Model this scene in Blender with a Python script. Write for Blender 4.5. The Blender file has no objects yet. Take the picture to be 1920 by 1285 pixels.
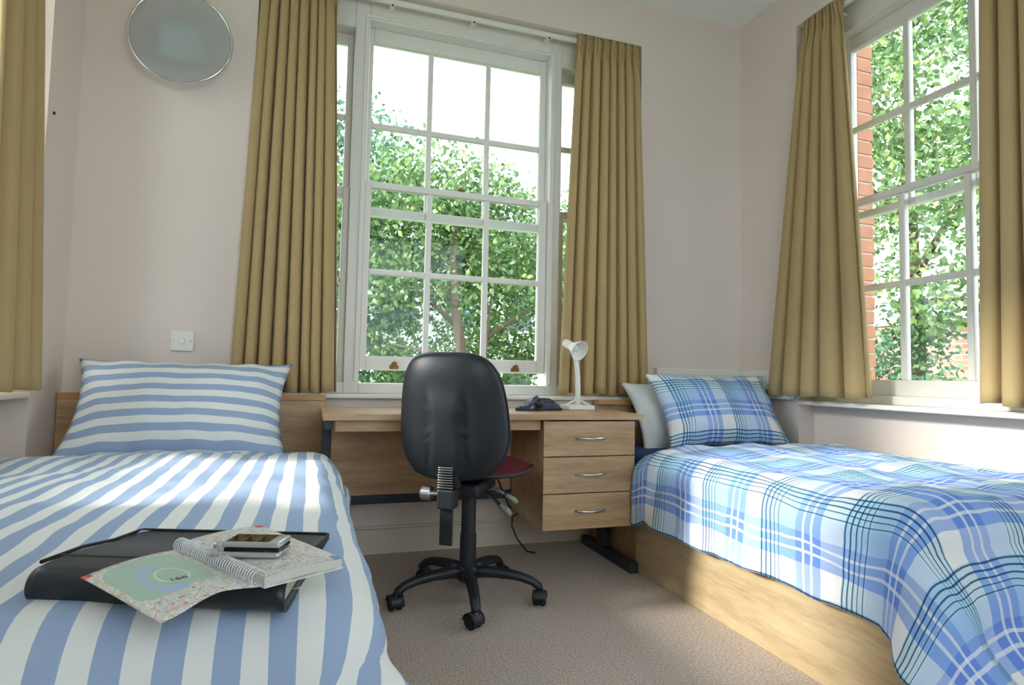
import bpy, bmesh, math, random
import numpy as np
from mathutils import Vector, Matrix, noise

random.seed(7)
rng = np.random.default_rng(7)
S = bpy.context.scene
COL = S.collection
R = math.radians

# ------------------------------------------------------------------ camera
def make_camera():
    f_px, yaw, pitch, roll = 1135.168, R(18.3156), R(3.2544), R(1.1881)
    fw = Vector((math.sin(yaw) * math.cos(pitch), math.cos(yaw) * math.cos(pitch), math.sin(pitch)))
    r = Vector((math.cos(yaw), -math.sin(yaw), 0))
    u = r.cross(fw)
    r2 = math.cos(roll) * r + math.sin(roll) * u
    u2 = -math.sin(roll) * r + math.cos(roll) * u
    cd = bpy.data.cameras.new('camera')
    cd.sensor_fit = 'HORIZONTAL'
    cd.sensor_width = 36.0
    cd.lens = 36.0 * f_px / 1920.0
    cd.clip_start = 0.05
    cd.clip_end = 300
    co = bpy.data.objects.new('camera', cd)
    m = Matrix((r2, u2, -fw)).transposed().to_4x4()
    m.translation = (0, 0, 0.84)
    co.matrix_world = m
    COL.objects.link(co)
    S.camera = co
make_camera()

# ------------------------------------------------------------------ light
SKY_STRENGTH = 7.4
SUN_STRENGTH = 10.5
w = bpy.data.worlds.new('sky')
S.world = w
w.use_nodes = True
bg = w.node_tree.nodes['Background']
bg.inputs['Color'].default_value = (0.82, 0.92, 1.0, 1)
bg.inputs['Strength'].default_value = SKY_STRENGTH

sd = bpy.data.lights.new('sun', 'SUN')
sd.energy = SUN_STRENGTH
sd.angle = R(9.0)
sd.color = (1.0, 0.95, 0.88)
so = bpy.data.objects.new('sun', sd)
SUN_DIR = Vector((1.0, -0.08, -0.46)).normalized()
so.rotation_euler = SUN_DIR.to_track_quat('-Z', 'Y').to_euler()
so.location = (-8, 3, 6)
COL.objects.link(so)

S.view_settings.view_transform = 'Standard'
S.view_settings.look = 'None'
S.view_settings.gamma = 1.0
S.view_settings.exposure = -0.42
S.view_settings.use_curve_mapping = False
S.cycles.max_bounces = 12
S.cycles.diffuse_bounces = 7
S.cycles.glossy_bounces = 4
S.cycles.transparent_max_bounces = 24
S.cycles.sample_clamp_indirect = 6.0

# ------------------------------------------------------------------ helpers
def sr(r, g, b):
    f = lambda c: (c / 255) / 12.92 if c / 255 <= 0.04045 else ((c / 255 + 0.055) / 1.055) ** 2.4
    return (f(r), f(g), f(b), 1.0)

def nodes_of(m):
    m.use_nodes = True
    nt = m.node_tree
    return nt, nt.nodes['Principled BSDF'], nt.nodes, nt.links

def math_node(nt, op, a, b=None, c=None):
    n = nt.nodes.new('ShaderNodeMath'); n.operation = op
    for i, v in enumerate((a, b, c)):
        if v is None: continue
        if isinstance(v, (int, float)): n.inputs[i].default_value = v
        else: nt.links.new(v, n.inputs[i])
    return n.outputs[0]

def mix_col(nt, fac, a, b, mode='MIX'):
    n = nt.nodes.new('ShaderNodeMix'); n.data_type = 'RGBA'; n.blend_type = mode
    for sock, v in ((n.inputs[0], fac), (n.inputs[6], a), (n.inputs[7], b)):
        if isinstance(v, (int, float)): sock.default_value = v
        elif isinstance(v, tuple): sock.default_value = v
        else: nt.links.new(v, sock)
    return n.outputs[2]

def tex_noise(nt, vec, scale, detail=3, rough=0.5):
    n = nt.nodes.new('ShaderNodeTexNoise')
    n.inputs['Scale'].default_value = scale
    n.inputs['Detail'].default_value = detail
    n.inputs['Roughness'].default_value = rough
    if vec is not None: nt.links.new(vec, n.inputs['Vector'])
    return n.outputs['Fac']

def mapping(nt, vec, scale=(1, 1, 1), loc=(0, 0, 0), rot=(0, 0, 0)):
    n = nt.nodes.new('ShaderNodeMapping')
    n.inputs['Scale'].default_value = scale
    n.inputs['Location'].default_value = loc
    n.inputs['Rotation'].default_value = rot
    nt.links.new(vec, n.inputs['Vector'])
    return n.outputs[0]

def ramp(nt, fac, stops, interp='LINEAR'):
    n = nt.nodes.new('ShaderNodeValToRGB')
    cr = n.color_ramp; cr.interpolation = interp
    while len(cr.elements) < len(stops): cr.elements.new(0.5)
    for e, (p, c) in zip(cr.elements, stops):
        e.position = p; e.color = c if len(c) == 4 else (*c, 1)
    nt.links.new(fac, n.inputs[0])
    return n.outputs[0]

def bump(nt, bsdf, height, strength=0.2, dist=0.002):
    n = nt.nodes.new('ShaderNodeBump')
    n.inputs['Strength'].default_value = strength
    n.inputs['Distance'].default_value = dist
    nt.links.new(height, n.inputs['Height'])
    nt.links.new(n.outputs[0], bsdf.inputs['Normal'])

def objco(nt, kind='Object'):
    return nt.nodes.new('ShaderNodeTexCoord').outputs[kind]

MATS = {}
def plain(name, col, rough=0.5, metal=0.0, var=0.04, vscale=9.0, bumps=0.0, bscale=80.0, spec=0.5):
    if name in MATS: return MATS[name]
    m = bpy.data.materials.new(name); nt, b, N, L = nodes_of(m)
    co = objco(nt)
    f = tex_noise(nt, co, vscale, 3)
    dark = tuple(c * (1 - var) for c in col[:3]) + (1,)
    lite = tuple(min(1, c * (1 + var)) for c in col[:3]) + (1,)
    L.new(mix_col(nt, f, dark, lite), b.inputs['Base Color'])
    b.inputs['Roughness'].default_value = rough
    b.inputs['Metallic'].default_value = metal
    b.inputs['Specular IOR Level'].default_value = spec
    if bumps: bump(nt, b, tex_noise(nt, co, bscale, 2), bumps, 0.002)
    MATS[name] = m
    return m

def wood(name, axis, c0, c1, rough=0.38):
    if name in MATS: return MATS[name]
    m = bpy.data.materials.new(name); nt, b, N, L = nodes_of(m)
    sc = {'X': (1.6, 14, 14), 'Y': (14, 1.6, 14), 'Z': (14, 14, 1.6)}[axis]
    co = mapping(nt, objco(nt), sc)
    a = tex_noise(nt, co, 1.3, 5, 0.6)
    wv = N.new('ShaderNodeTexNoise'); wv.inputs['Scale'].default_value = 9.0
    wv.inputs['Detail'].default_value = 6
    L.new(mapping(nt, objco(nt), tuple(s * 1.0 for s in sc)), wv.inputs['Vector'])
    f = math_node(nt, 'ADD', math_node(nt, 'MULTIPLY', a, 0.65), math_node(nt, 'MULTIPLY', wv.outputs['Fac'], 0.35))
    col = ramp(nt, f, [(0.36, c0), (0.62, c1)])
    L.new(col, b.inputs['Base Color'])
    b.inputs['Roughness'].default_value = rough
    bump(nt, b, f, 0.05, 0.001)
    MATS[name] = m
    return m

def link(name, me, mat=None, parent=None, smooth=False):
    o = bpy.data.objects.new(name, me)
    COL.objects.link(o)
    if mat is not None and not me.materials: me.materials.append(mat)
    if smooth:
        me.polygons.foreach_set('use_smooth', [True] * len(me.polygons))
    if parent is not None:
        o.parent = parent
        # only top-level empties have a transform (pure translation)
        root = parent
        while root.parent is not None: root = root.parent
        if parent is root:
            o.matrix_parent_inverse = Matrix.Translation(-root.location)
    return o

def tag(o, label, cat, group=None):
    o['label'] = label; o['category'] = cat
    if group: o['group'] = group
    return o

def struct(o, label=None):
    o['kind'] = 'structure'
    if label: o['label'] = label
    return o

def thing(name, label, cat, loc=(0, 0, 0), group=None):
    o = bpy.data.objects.new(name, None)
    o.location = loc
    o.empty_display_size = 0.1
    COL.objects.link(o)
    return tag(o, label, cat, group)

class MB:
    """collects pieces of ONE mesh"""
    def __init__(self): self.v = []; self.f = []; self.uv = None
    def add(self, vs, fs):
        n = len(self.v)
        self.v += [tuple(p) for p in vs]
        self.f += [tuple(i + n for i in f) for f in fs]
        return self
    def box(self, x0, x1, y0, y1, z0, z1, M=None):
        vs = [Vector((x, y, z)) for z in (z0, z1) for y in (y0, y1) for x in (x0, x1)]
        if M is not None: vs = [M @ p for p in vs]
        return self.add(vs, [(0, 2, 3, 1), (4, 5, 7, 6), (0, 1, 5, 4), (2, 6, 7, 3), (0, 4, 6, 2), (1, 3, 7, 5)])
    def rbox(self, x0, x1, y0, y1, z0, z1, r, seg=3, M=None):
        bm = bmesh.new()
        bmesh.ops.create_cube(bm, size=1)
        for q in bm.verts:
            q.co = Vector(((x0 + x1) / 2 + q.co.x * (x1 - x0), (y0 + y1) / 2 + q.co.y * (y1 - y0), (z0 + z1) / 2 + q.co.z * (z1 - z0)))
        bmesh.ops.bevel(bm, geom=bm.edges[:], offset=r, segments=seg, profile=0.5, affect='EDGES')
        bm.verts.index_update()
        vs = [(M @ q.co) if M is not None else q.co.copy() for q in bm.verts]
        fs = [tuple(q.index for q in f.verts) for f in bm.faces]
        bm.free()
        return self.add(vs, fs)
    def tube(self, pts, rad, seg=10, caps=True, flat=None):
        pts = [Vector(p) for p in pts]
        n = len(pts)
        rads = rad if isinstance(rad, (list, tuple)) else [rad] * n
        rings = []
        up = None
        for i, p in enumerate(pts):
            d = (pts[min(i + 1, n - 1)] - pts[max(i - 1, 0)])
            if d.length < 1e-9: d = Vector((0, 0, 1))
            d.normalize()
            if up is None:
                up = Vector((0, 0, 1)) if abs(d.z) < 0.9 else Vector((0, 1, 0))
            a = d.cross(up)
            if a.length < 1e-6: a = d.cross(Vector((1, 0, 0)))
            a.normalize(); b = a.cross(d).normalized(); up = b
            fl = flat if flat else 1.0
            rings.append([p + rads[i] * (math.cos(t) * a + fl * math.sin(t) * b) for t in [2 * math.pi * k / seg for k in range(seg)]])
        vs = [q for ring in rings for q in ring]
        fs = []
        for i in range(n - 1):
            for k in range(seg):
                k2 = (k + 1) % seg
                fs.append((i * seg + k, i * seg + k2, (i + 1) * seg + k2, (i + 1) * seg + k))
        if caps:
            fs.append(tuple(range(seg))[::-1])
            fs.append(tuple((n - 1) * seg + k for k in range(seg)))
        return self.add(vs, fs)
    def lathe(self, prof, M=None, seg=32, close=False):
        """prof: list of (r, z)"""
        vs = []; fs = []
        for r, z in prof:
            for k in range(seg):
                t = 2 * math.pi * k / seg
                p = Vector((r * math.cos(t), r * math.sin(t), z))
                vs.append(M @ p if M is not None else p)
        for i in range(len(prof) - 1):
            for k in range(seg):
                k2 = (k + 1) % seg
                fs.append((i * seg + k, i * seg + k2, (i + 1) * seg + k2, (i + 1) * seg + k))
        if close:
            fs.append(tuple(range(seg))[::-1])
            fs.append(tuple((len(prof) - 1) * seg + k for k in range(seg)))
        return self.add(vs, fs)
    def grid(self, fn, nu, nv):
        vs = [fn(i / nu, j / nv) for j in range(nv + 1) for i in range(nu + 1)]
        fs = [(j * (nu + 1) + i, j * (nu + 1) + i + 1, (j + 1) * (nu + 1) + i + 1, (j + 1) * (nu + 1) + i) for j in range(nv) for i in range(nu)]
        return self.add(vs, fs)
    def build(self, name, mat, parent=None, smooth=False, bevel=0.0, uvs=None, solid=0.0, seg=2):
        me = bpy.data.meshes.new(name)
        me.from_pydata(self.v, [], self.f)
        bm = bmesh.new(); bm.from_mesh(me)
        if uvs is None:
            bmesh.ops.recalc_face_normals(bm, faces=bm.faces[:])
        bm.to_mesh(me); bm.free()
        if uvs is not None:
            ul = me.uv_layers.new(name='UVMap')
            li = np.zeros(len(me.loops), dtype=np.int32)
            me.loops.foreach_get('vertex_index', li)
            ul.data.foreach_set('uv', np.asarray(uvs, dtype=np.float32)[li].ravel())
        o = link(name, me, mat, parent, smooth)
        if solid:
            md = o.modifiers.new('solid', 'SOLIDIFY'); md.thickness = solid; md.offset = -1
        if bevel:
            md = o.modifiers.new('bevel', 'BEVEL'); md.width = bevel; md.segments = seg
            md.limit_method = 'ANGLE'; md.angle_limit = R(40)
        return o

def box(name, x0, x1, y0, y1, z0, z1, mat, parent=None, bevel=0.0):
    return MB().box(x0, x1, y0, y1, z0, z1).build(name, mat, parent, bevel=bevel)

def sstep(a, b, x):
    t = min(1, max(0, (x - a) / (b - a))); return t * t * (3 - 2 * t)
def fbm(x, y, z=0.0, s=1.0):
    return noise.fractal(Vector((x * s, y * s, z)), 1.0, 2.0, 3)

# ------------------------------------------------------------------ materials
M_wall = plain('wall_paint', sr(227, 214, 205), 0.85, var=0.02, vscale=2.0, bumps=0.05, bscale=220, spec=0.2)
M_ceil = plain('ceiling_paint', sr(243, 245, 243), 0.9, var=0.015, vscale=2.0, bumps=0.04, bscale=200, spec=0.2)
M_gloss = plain('white_gloss_paint', sr(232, 229, 222), 0.35, var=0.02, vscale=6.0, spec=0.4)
M_base = plain('cream_gloss_paint', sr(215, 203, 186), 0.4, var=0.03)
M_plastic = plain('white_plastic', sr(236, 234, 228), 0.35, var=0.01)
M_dark = plain('dark_grey', sr(40, 42, 46), 0.5)
M_chrome = plain('chrome', (0.78, 0.79, 0.80, 1), 0.10, 1.0, var=0.01)
M_steel = plain('brushed_steel', (0.62, 0.63, 0.64, 1), 0.28, 1.0, var=0.03)
M_brass = plain('old_brass', sr(132, 88, 42), 0.4, 0.7, var=0.15, vscale=60)
M_black = plain('black_plastic', sr(30, 34, 40), 0.42, var=0.08, bumps=0.10, bscale=600)
M_shell = plain('black_shell_plastic', sr(24, 30, 37), 0.48, var=0.06, bumps=0.12, bscale=700)
M_legmetal = plain('charcoal_metal', sr(48, 55, 64), 0.45, 0.3, var=0.05)
M_maroon = plain('maroon_fabric', sr(92, 36, 42), 0.95, var=0.15, vscale=300, bumps=0.3, bscale=900, spec=0.1)
M_rubber = plain('black_rubber', sr(14, 14, 15), 0.6)
M_sheet = plain('white_cotton', sr(226, 228, 226), 0.9, var=0.03, vscale=20, bumps=0.1, bscale=500, spec=0.1)
M_woodX = wood('beech_laminate_x', 'X', sr(166, 132, 96), sr(200, 168, 130))
M_woodY = wood('oak_laminate_y', 'Y', sr(164, 142, 108), sr(194, 172, 136))
M_woodEdge = wood('beech_edging', 'X', sr(176, 128, 84), sr(196, 150, 104))

def carpet_material():
    m = bpy.data.materials.new('carpet'); nt, b, N, L = nodes_of(m)
    co = objco(nt)
    f1 = tex_noise(nt, co, 420, 2, 0.7)
    f2 = tex_noise(nt, co, 150, 2, 0.6)
    f3 = tex_noise(nt, co, 3.0, 3, 0.5)
    f = math_node(nt, 'ADD', math_node(nt, 'MULTIPLY', f1, 0.6), math_node(nt, 'MULTIPLY', f2, 0.4))
    c = ramp(nt, f, [(0.36, sr(126, 108, 98)), (0.5, sr(202, 186, 174)), (0.64, sr(244, 236, 228))])
    c2 = mix_col(nt, math_node(nt, 'MULTIPLY', f3, 0.25), c, sr(190, 166, 150))
    L.new(c2, b.inputs['Base Color'])
    b.inputs['Roughness'].default_value = 1.0
    b.inputs['Specular IOR Level'].default_value = 0.05
    bump(nt, b, f, 0.8, 0.006)
    return m
M_carpet = carpet_material()

def curtain_material():
    m = bpy.data.materials.new('tan_curtain'); nt, b, N, L = nodes_of(m)
    uv = objco(nt, 'UV')
    wv = tex_noise(nt, mapping(nt, uv, (700, 240, 1)), 1.0, 2)
    big = tex_noise(nt, uv, 6.0, 3)
    c = mix_col(nt, wv, sr(182, 156, 110), sr(198, 174, 128))
    c = mix_col(nt, math_node(nt, 'MULTIPLY', big, 0.25), c, sr(172, 145, 98))
    L.new(c, b.inputs['Base Color'])
    b.inputs['Roughness'].default_value = 0.85
    b.inputs['Specular IOR Level'].default_value = 0.15
    b.inputs['Sheen Weight'].default_value = 0.15
    bump(nt, b, wv, 0.12, 0.001)
    tr = N.new('ShaderNodeBsdfTranslucent'); L.new(c, tr.inputs['Color'])
    mx = N.new('ShaderNodeMixShader'); mx.inputs[0].default_value = 0.10
    L.new(b.outputs[0], mx.inputs[1]); L.new(tr.outputs[0], mx.inputs[2])
    L.new(mx.outputs[0], N['Material Output'].inputs['Surface'])
    return m
M_curtain = curtain_material()

def stripe_material(name, per, axis, off=0.0):
    m = bpy.data.materials.new(name); nt, b, N, L = nodes_of(m)
    uv = objco(nt, 'UV')
    sep = N.new('ShaderNodeSeparateXYZ'); L.new(uv, sep.inputs[0])
    wob = math_node(nt, 'MULTIPLY', math_node(nt, 'SUBTRACT', tex_noise(nt, uv, 500, 1), 0.5), 0.0006)
    s = math_node(nt, 'ADD', sep.outputs[axis], wob)
    fr = math_node(nt, 'FRACT', math_node(nt, 'ADD', math_node(nt, 'DIVIDE', s, per), 50.0 + off))
    st = math_node(nt, 'GREATER_THAN', fr, 0.5)
    wv = tex_noise(nt, mapping(nt, uv, (900, 900, 1)), 1.0, 1)
    blue = mix_col(nt, wv, sr(150, 171, 204), sr(172, 190, 218))
    white = mix_col(nt, wv, sr(228, 230, 228), sr(244, 245, 243))
    c = mix_col(nt, st, white, blue)
    L.new(c, b.inputs['Base Color'])
    b.inputs['Roughness'].default_value = 0.9
    b.inputs['Specular IOR Level'].default_value = 0.1
    cre = tex_noise(nt, mapping(nt, uv, (9, 5, 1)), 1.0, 5, 0.6)
    bump(nt, b, cre, 0.25, 0.012)
    return m
M_stripe = stripe_material('striped_duvet_cotton', 0.060, 0, 0.30)
M_stripe_p = stripe_material('striped_pillow_cotton', 0.060, 1, 0.10)

def plaid_material():
    m = bpy.data.materials.new('plaid_cotton'); nt, b, N, L = nodes_of(m)
    uv = objco(nt, 'UV')
    sep = N.new('ShaderNodeSeparateXYZ'); L.new(uv, sep.inputs[0])
    PER = 0.30
    LB, MBc, CR, CY = (0.56, 0.72, 0.95), (0.32, 0.47, 0.86), (0.92, 0.92, 0.93), (0.58, 0.80, 0.93)
    stops = [(0.0, CY), (0.26, LB), (0.46, MBc), (0.76, CR)]
    lines_navy = [(0.020, 0.016), (0.075, 0.016), (0.130, 0.014), (0.180, 0.009), (0.235, 0.009)]
    lines_white = [(0.555, 0.028), (0.655, 0.028)]
    def one(sock, off):
        fr = math_node(nt, 'FRACT', math_node(nt, 'ADD', math_node(nt, 'DIVIDE', sock, PER), 40.0 + off))
        col = ramp(nt, fr, stops, 'CONSTANT')
        def mask(lines):
            acc = None
            for c0, wd in lines:
                d = math_node(nt, 'ABSOLUTE', math_node(nt, 'SUBTRACT', fr, c0))
                k = math_node(nt, 'LESS_THAN', d, wd / 2)
                acc = k if acc is None else math_node(nt, 'MAXIMUM', acc, k)
            return acc
        return col, mask(lines_navy), mask(lines_white)
    cu, nu_, wu = one(sep.outputs[0], -0.15)
    cv, nv_, wv_ = one(sep.outputs[1], 0.35)
    c = mix_col(nt, 1.0, cu, cv, 'MULTIPLY')
    # lighten the product so that the ground stays a light blue
    g = N.new('ShaderNodeGamma'); L.new(c, g.inputs[0]); g.inputs[1].default_value = 0.80
    c = mix_col(nt, math_node(nt, 'MULTIPLY', wu, 0.62), g.outputs[0], (0.92, 0.95, 0.97, 1))
    c = mix_col(nt, math_node(nt, 'MULTIPLY', wv_, 0.62), c, (0.92, 0.95, 0.97, 1))
    c = mix_col(nt, math_node(nt, 'MULTIPLY', nu_, 0.85), c, sr(28, 48, 104))
    c = mix_col(nt, math_node(nt, 'MULTIPLY', nv_, 0.85), c, sr(28, 48, 104))
    L.new(c, b.inputs['Base Color'])
    b.inputs['Roughness'].default_value = 0.9
    b.inputs['Specular IOR Level'].default_value = 0.1
    cre = tex_noise(nt, mapping(nt, uv, (8, 5, 1)), 1.0, 5, 0.6)
    bump(nt, b, cre, 0.25, 0.012)
    return m
M_plaid = plaid_material()

def glass_material():
    m = bpy.data.materials.new('window_glass'); m.use_nodes = True
    nt = m.node_tree; N = nt.nodes; L = nt.links
    N.remove(N['Principled BSDF'])
    t = N.new('ShaderNodeBsdfTransparent'); t.inputs[0].default_value = (0.97, 0.985, 0.98, 1)
    g = N.new('ShaderNodeBsdfGlossy'); g.inputs['Roughness'].default_value = 0.02
    f = N.new('ShaderNodeFresnel'); f.inputs[0].default_value = 1.22
    bp = N.new('ShaderNodeBump'); bp.inputs['Strength'].default_value = 0.02; bp.inputs['Distance'].default_value = 0.01
    L.new(tex_noise(nt, objco(nt), 5.0, 2), bp.inputs['Height']); L.new(bp.outputs[0], g.inputs['Normal'])
    mx = N.new('ShaderNodeMixShader')
    L.new(f.outputs[0], mx.inputs[0]); L.new(t.outputs[0], mx.inputs[1]); L.new(g.outputs[0], mx.inputs[2])
    L.new(mx.outputs[0], N['Material Output'].inputs['Surface'])
    return m
M_glass = glass_material()

# ------------------------------------------------------------------ room shell
D = 2.94          # inner face of the window wall
XL, XR = -0.965, 2.386
YN = -1.15        # wall behind the camera
CZ = 2.97
T = 0.30

struct(box('floor', XL - 0.4, XR + 0.4, YN - 0.3, D + 0.3, -0.12, 0.0, M_carpet), 'brown speckled carpet floor')
struct(box('ceiling', XL - 0.4, XR + 0.4, YN - 0.3, D + 0.32, CZ, CZ + 0.15, M_ceil), 'white painted ceiling')

# back wall with window recess
BX0, BX1, BZ0, BZ1 = -0.29, 1.71, 0.745, 2.725
mb = MB()
mb.box(XL - T, BX0, D, D + T, 0, CZ).box(BX1, XR + T, D, D + T, 0, CZ)
mb.box(BX0, BX1, D, D + T, 0, BZ0 - 0.022).box(BX0, BX1, D, D + T, BZ1, CZ)
struct(mb.build('wall_back', M_wall), 'cream painted wall behind the desk')
# right wall
RY0, RY1 = 1.25, 2.50
RZ1 = 2.735
mb = MB()
mb.box(XR, XR + T, RY1, D, 0, CZ).box(XR, XR + T, YN, RY0, 0, CZ)
mb.box(XR, XR + T, RY0, RY1, RZ1, CZ).box(XR + 0.10, XR + T, RY0, RY1, 0, 0.728)
struct(mb.build('wall_right', M_wall), 'cream painted wall beside the plaid bed')
# left wall
LY0, LY1 = 1.40, 2.64
mb = MB()
mb.box(XL - T, XL, LY1, D, 0, CZ).box(XL - T, XL, YN, LY0, 0, CZ)
mb.box(XL - T, XL, LY0, LY1, RZ1, CZ).box(XL - T, XL - 0.10, LY0, LY1, 0, 0.728)
struct(mb.build('wall_left', M_wall), 'cream painted wall beside the striped bed')
# near wall behind the camera, with an opening added for fill light
mb = MB()
NX0, NX1, NZ0, NZ1 = -0.2, 1.9, 0.85, 2.6
mb.box(XL - T, NX0, YN - T, YN, 0, CZ).box(NX1, XR + T, YN - T, YN, 0, CZ)
mb.box(NX0, NX1, YN - T, YN, 0, NZ0).box(NX0, NX1, YN - T, YN, NZ1, CZ)
struct(mb.build('wall_near', M_wall), 'cream painted wall facing the window wall')

# baseboard along the back wall: plinth board and moulded cap
mb = MB()
mb.box(XL, XR, D - 0.018, D, 0, 0.115).box(XL, XR, D - 0.012, D, 0.115, 0.128)
struct(mb.build('baseboard_back', M_base, bevel=0.003))

# ------------------------------------------------------------------ sash windows
def wmap_back(a, n, z): return Vector((a, D + n, z))          # n = depth into the wall
def wmap_right(a, n, z): return Vector((XR + n, a, z))
def wmap_left(a, n, z): return Vector((XL - n, a, z))
def wmap_near(a, n, z): return Vector((a, YN - n, z))

def wbox(mb, wm, a0, a1, n0, n1, z0, z1):
    p = wm(a0, n0, z0); q = wm(a1, n1, z1)
    return mb.box(min(p.x, q.x), max(p.x, q.x), min(p.y, q.y), max(p.y, q.y), z0, z1)

def sash(name, parent, wm, a0, a1, z0, z1, ga0, ga1, gz0, gz1, bars_a, bars_z, n0, th=0.04, bw=0.028):
    """stiles and rails are one mesh; bars and panes are its children"""
    mb = MB()
    wbox(mb, wm, a0, ga0, n0, n0 + th, z0, z1); wbox(mb, wm, ga1, a1, n0, n0 + th, z0, z1)
    wbox(mb, wm, ga0, ga1, n0, n0 + th, z0, gz0); wbox(mb, wm, ga0, ga1, n0, n0 + th, gz1, z1)
    s = mb.build(name, M_gloss, parent, bevel=0.004)
    for a in bars_a:
        m = MB(); wbox(m, wm, a - bw / 2, a + bw / 2, n0 + 0.004, n0 + th - 0.004, gz0, gz1)
        m.build('glazing_bar', M_gloss, s, bevel=0.005)
    for z in bars_z:
        m = MB(); wbox(m, wm, ga0, ga1, n0 + 0.0055, n0 + th - 0.0055, z - bw / 2, z + bw / 2)
        m.build('glazing_bar', M_gloss, s, bevel=0.005)
    ea = [ga0] + list(bars_a) + [ga1]; ez = [gz0] + list(bars_z) + [gz1]
    for i in range(len(ea) - 1):
        for j in range(len(ez) - 1):
            m = MB(); wbox(m, wm, ea[i], ea[i + 1], n0 + th / 2 - 0.0015, n0 + th / 2 + 0.0015, ez[j], ez[j + 1])
            m.build('pane', M_glass, s)
    return s

# window_1: wide three-light sash window over the desk
f0, f1 = 0.10, 0.235
mb = MB()
wbox(mb, wmap_back, BX0, -0.17, f0, f1, BZ0, BZ1); wbox(mb, wmap_back, 1.60, BX1, f0, f1, BZ0, BZ1)
wbox(mb, wmap_back, 0.150, 0.222, f0, f1, BZ0, BZ1); wbox(mb, wmap_back, 1.205, 1.268, f0, f1, BZ0, BZ1)
wbox(mb, wmap_back, 0.222, 1.205, f0, f1, 2.625, BZ1)
for a0, a1 in ((-0.17, 0.150), (1.268, 1.60)):
    wbox(mb, wmap_back, a0, a1, f0, f1, 2.57, BZ1); wbox(mb, wmap_back, a0, a1, f0, f1, BZ0, 0.80)
wbox(mb, wmap_back, 0.222, 1.205, f0, f1, BZ0, 0.795)
win1 = struct(mb.build('window_1', M_gloss, bevel=0.004), 'white three-light sash window over the desk')
m = MB()   # bead mouldings round the middle light
wbox(m, wmap_back, 0.198, 0.210, f0 - 0.008, f0, 0.80, 2.635); wbox(m, wmap_back, 1.215, 1.227, f0 - 0.008, f0, 0.80, 2.635)
wbox(m, wmap_back, 0.198, 1.227, f0 - 0.008, f0, 2.635, 2.647)
m.build('bead_moulding', M_gloss, win1, bevel=0.003)
us = sash('upper_sash', win1, wmap_back, 0.222, 1.205, 1.645, 2.625, 0.248, 1.168, 1.69, 2.552, (0.548, 0.866), (2.118,), f0 + 0.075)
ls = sash('lower_sash', win1, wmap_back, 0.224, 1.203, 0.860, 1.810, 0.256, 1.160, 0.930, 1.777, (0.553, 0.862), (1.353,), f0 + 0.030)
for a in (0.395, 1.035):
    m = MB()
    wbox(m, wmap_back, a - 0.022, a + 0.022, f0 + 0.022, f0 + 0.030, 0.868, 0.886)
    wbox(m, wmap_back, a - 0.013, a + 0.013, f0 + 0.010, f0 + 0.030, 0.884, 0.897)
    m.tube([wmap_back(a - 0.010, f0 + 0.012, 0.897), wmap_back(a, f0 + 0.006, 0.902), wmap_back(a + 0.010, f0 + 0.012, 0.897)], 0.004, 8)
    m.build('sash_lift', M_brass, ls, bevel=0.002)
m = MB(); wbox(m, wmap_back, 0.70, 0.735, f0 + 0.032, f0 + 0.066, 1.810, 1.818); m.tube([wmap_back(0.717, f0 + 0.05, 1.818), wmap_back(0.717, f0 + 0.05, 1.835)], 0.006, 8)
m.build('sash_catch', M_brass, ls)
for a0, a1 in ((-0.17, 0.150), (1.268, 1.60)):
    sash('side_sash', win1, wmap_back, a0, a1, 1.715, 2.57, a0 + 0.035, a1 - 0.032, 1.76, 2.52, (), (2.14,), f0 + 0.075)
    sash('side_sash', win1, wmap_back, a0, a1, 0.80, 1.765, a0 + 0.035, a1 - 0.032, 0.86, 1.725, (), (1.30,), f0 + 0.030)
# sill board with rounded nose
mb = MB(); wbox(mb, wmap_back, BX0 + 0.002, BX1 - 0.002, -0.028, f0 + 0.02, 0.723, 0.745)
struct(mb.build('trim_1', M_gloss, bevel=0.008, seg=3), 'white window board over the desk')

def side_window(name, wm, y0, y1, cols, label, bars_z_up, bars_z_lo):
    g0, g1 = cols[0], cols[-1]
    mb = MB()
    wbox(mb, wm, y0, g0 - 0.047, f0, f1, 0.75, RZ1); wbox(mb, wm, g1 + 0.047, y1, f0, f1, 0.75, RZ1)
    wbox(mb, wm, g0 - 0.047, g1 + 0.047, f0, f1, 2.60, RZ1); wbox(mb, wm, g0 - 0.047, g1 + 0.047, f0, f1, 0.75, 0.79)
    o = struct(mb.build(name, M_gloss, bevel=0.004), label)
    sash('upper_sash', o, wm, g0 - 0.045, g1 + 0.045, 1.655, 2.60, g0, g1, 1.690, 2.53, cols[1:-1], (2.120,), f0 + 0.065)
    sash('lower_sash', o, wm, g0 - 0.045, g1 + 0.045, 0.79, 1.745, g0, g1, 0.862, 1.712, cols[1:-1], (1.300,), f0 + 0.022)
    return o
side_window('window_2', wmap_right, RY0, RY1, [1.432, 1.725, 2.018, 2.311], 'white sash window beside the plaid bed', None, None)
side_window('window_3', wmap_left, LY0, LY1, [1.52, 1.86, 2.20, 2.54], 'white sash window beside the striped bed', None, None)
mb = MB(); wbox(mb, wmap_right, RY0 + 0.002, RY1 - 0.002, -0.006, f0 + 0.03, 0.728, 0.750)
struct(mb.build('trim_2', M_gloss, bevel=0.007, seg=3), 'white window board beside the plaid bed')
mb = MB(); wbox(mb, wmap_left, LY0 + 0.002, LY1 - 0.002, -0.006, f0 + 0.03, 0.728, 0.750)
struct(mb.build('trim_3', M_gloss, bevel=0.007, seg=3), 'white window board beside the striped bed')
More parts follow.
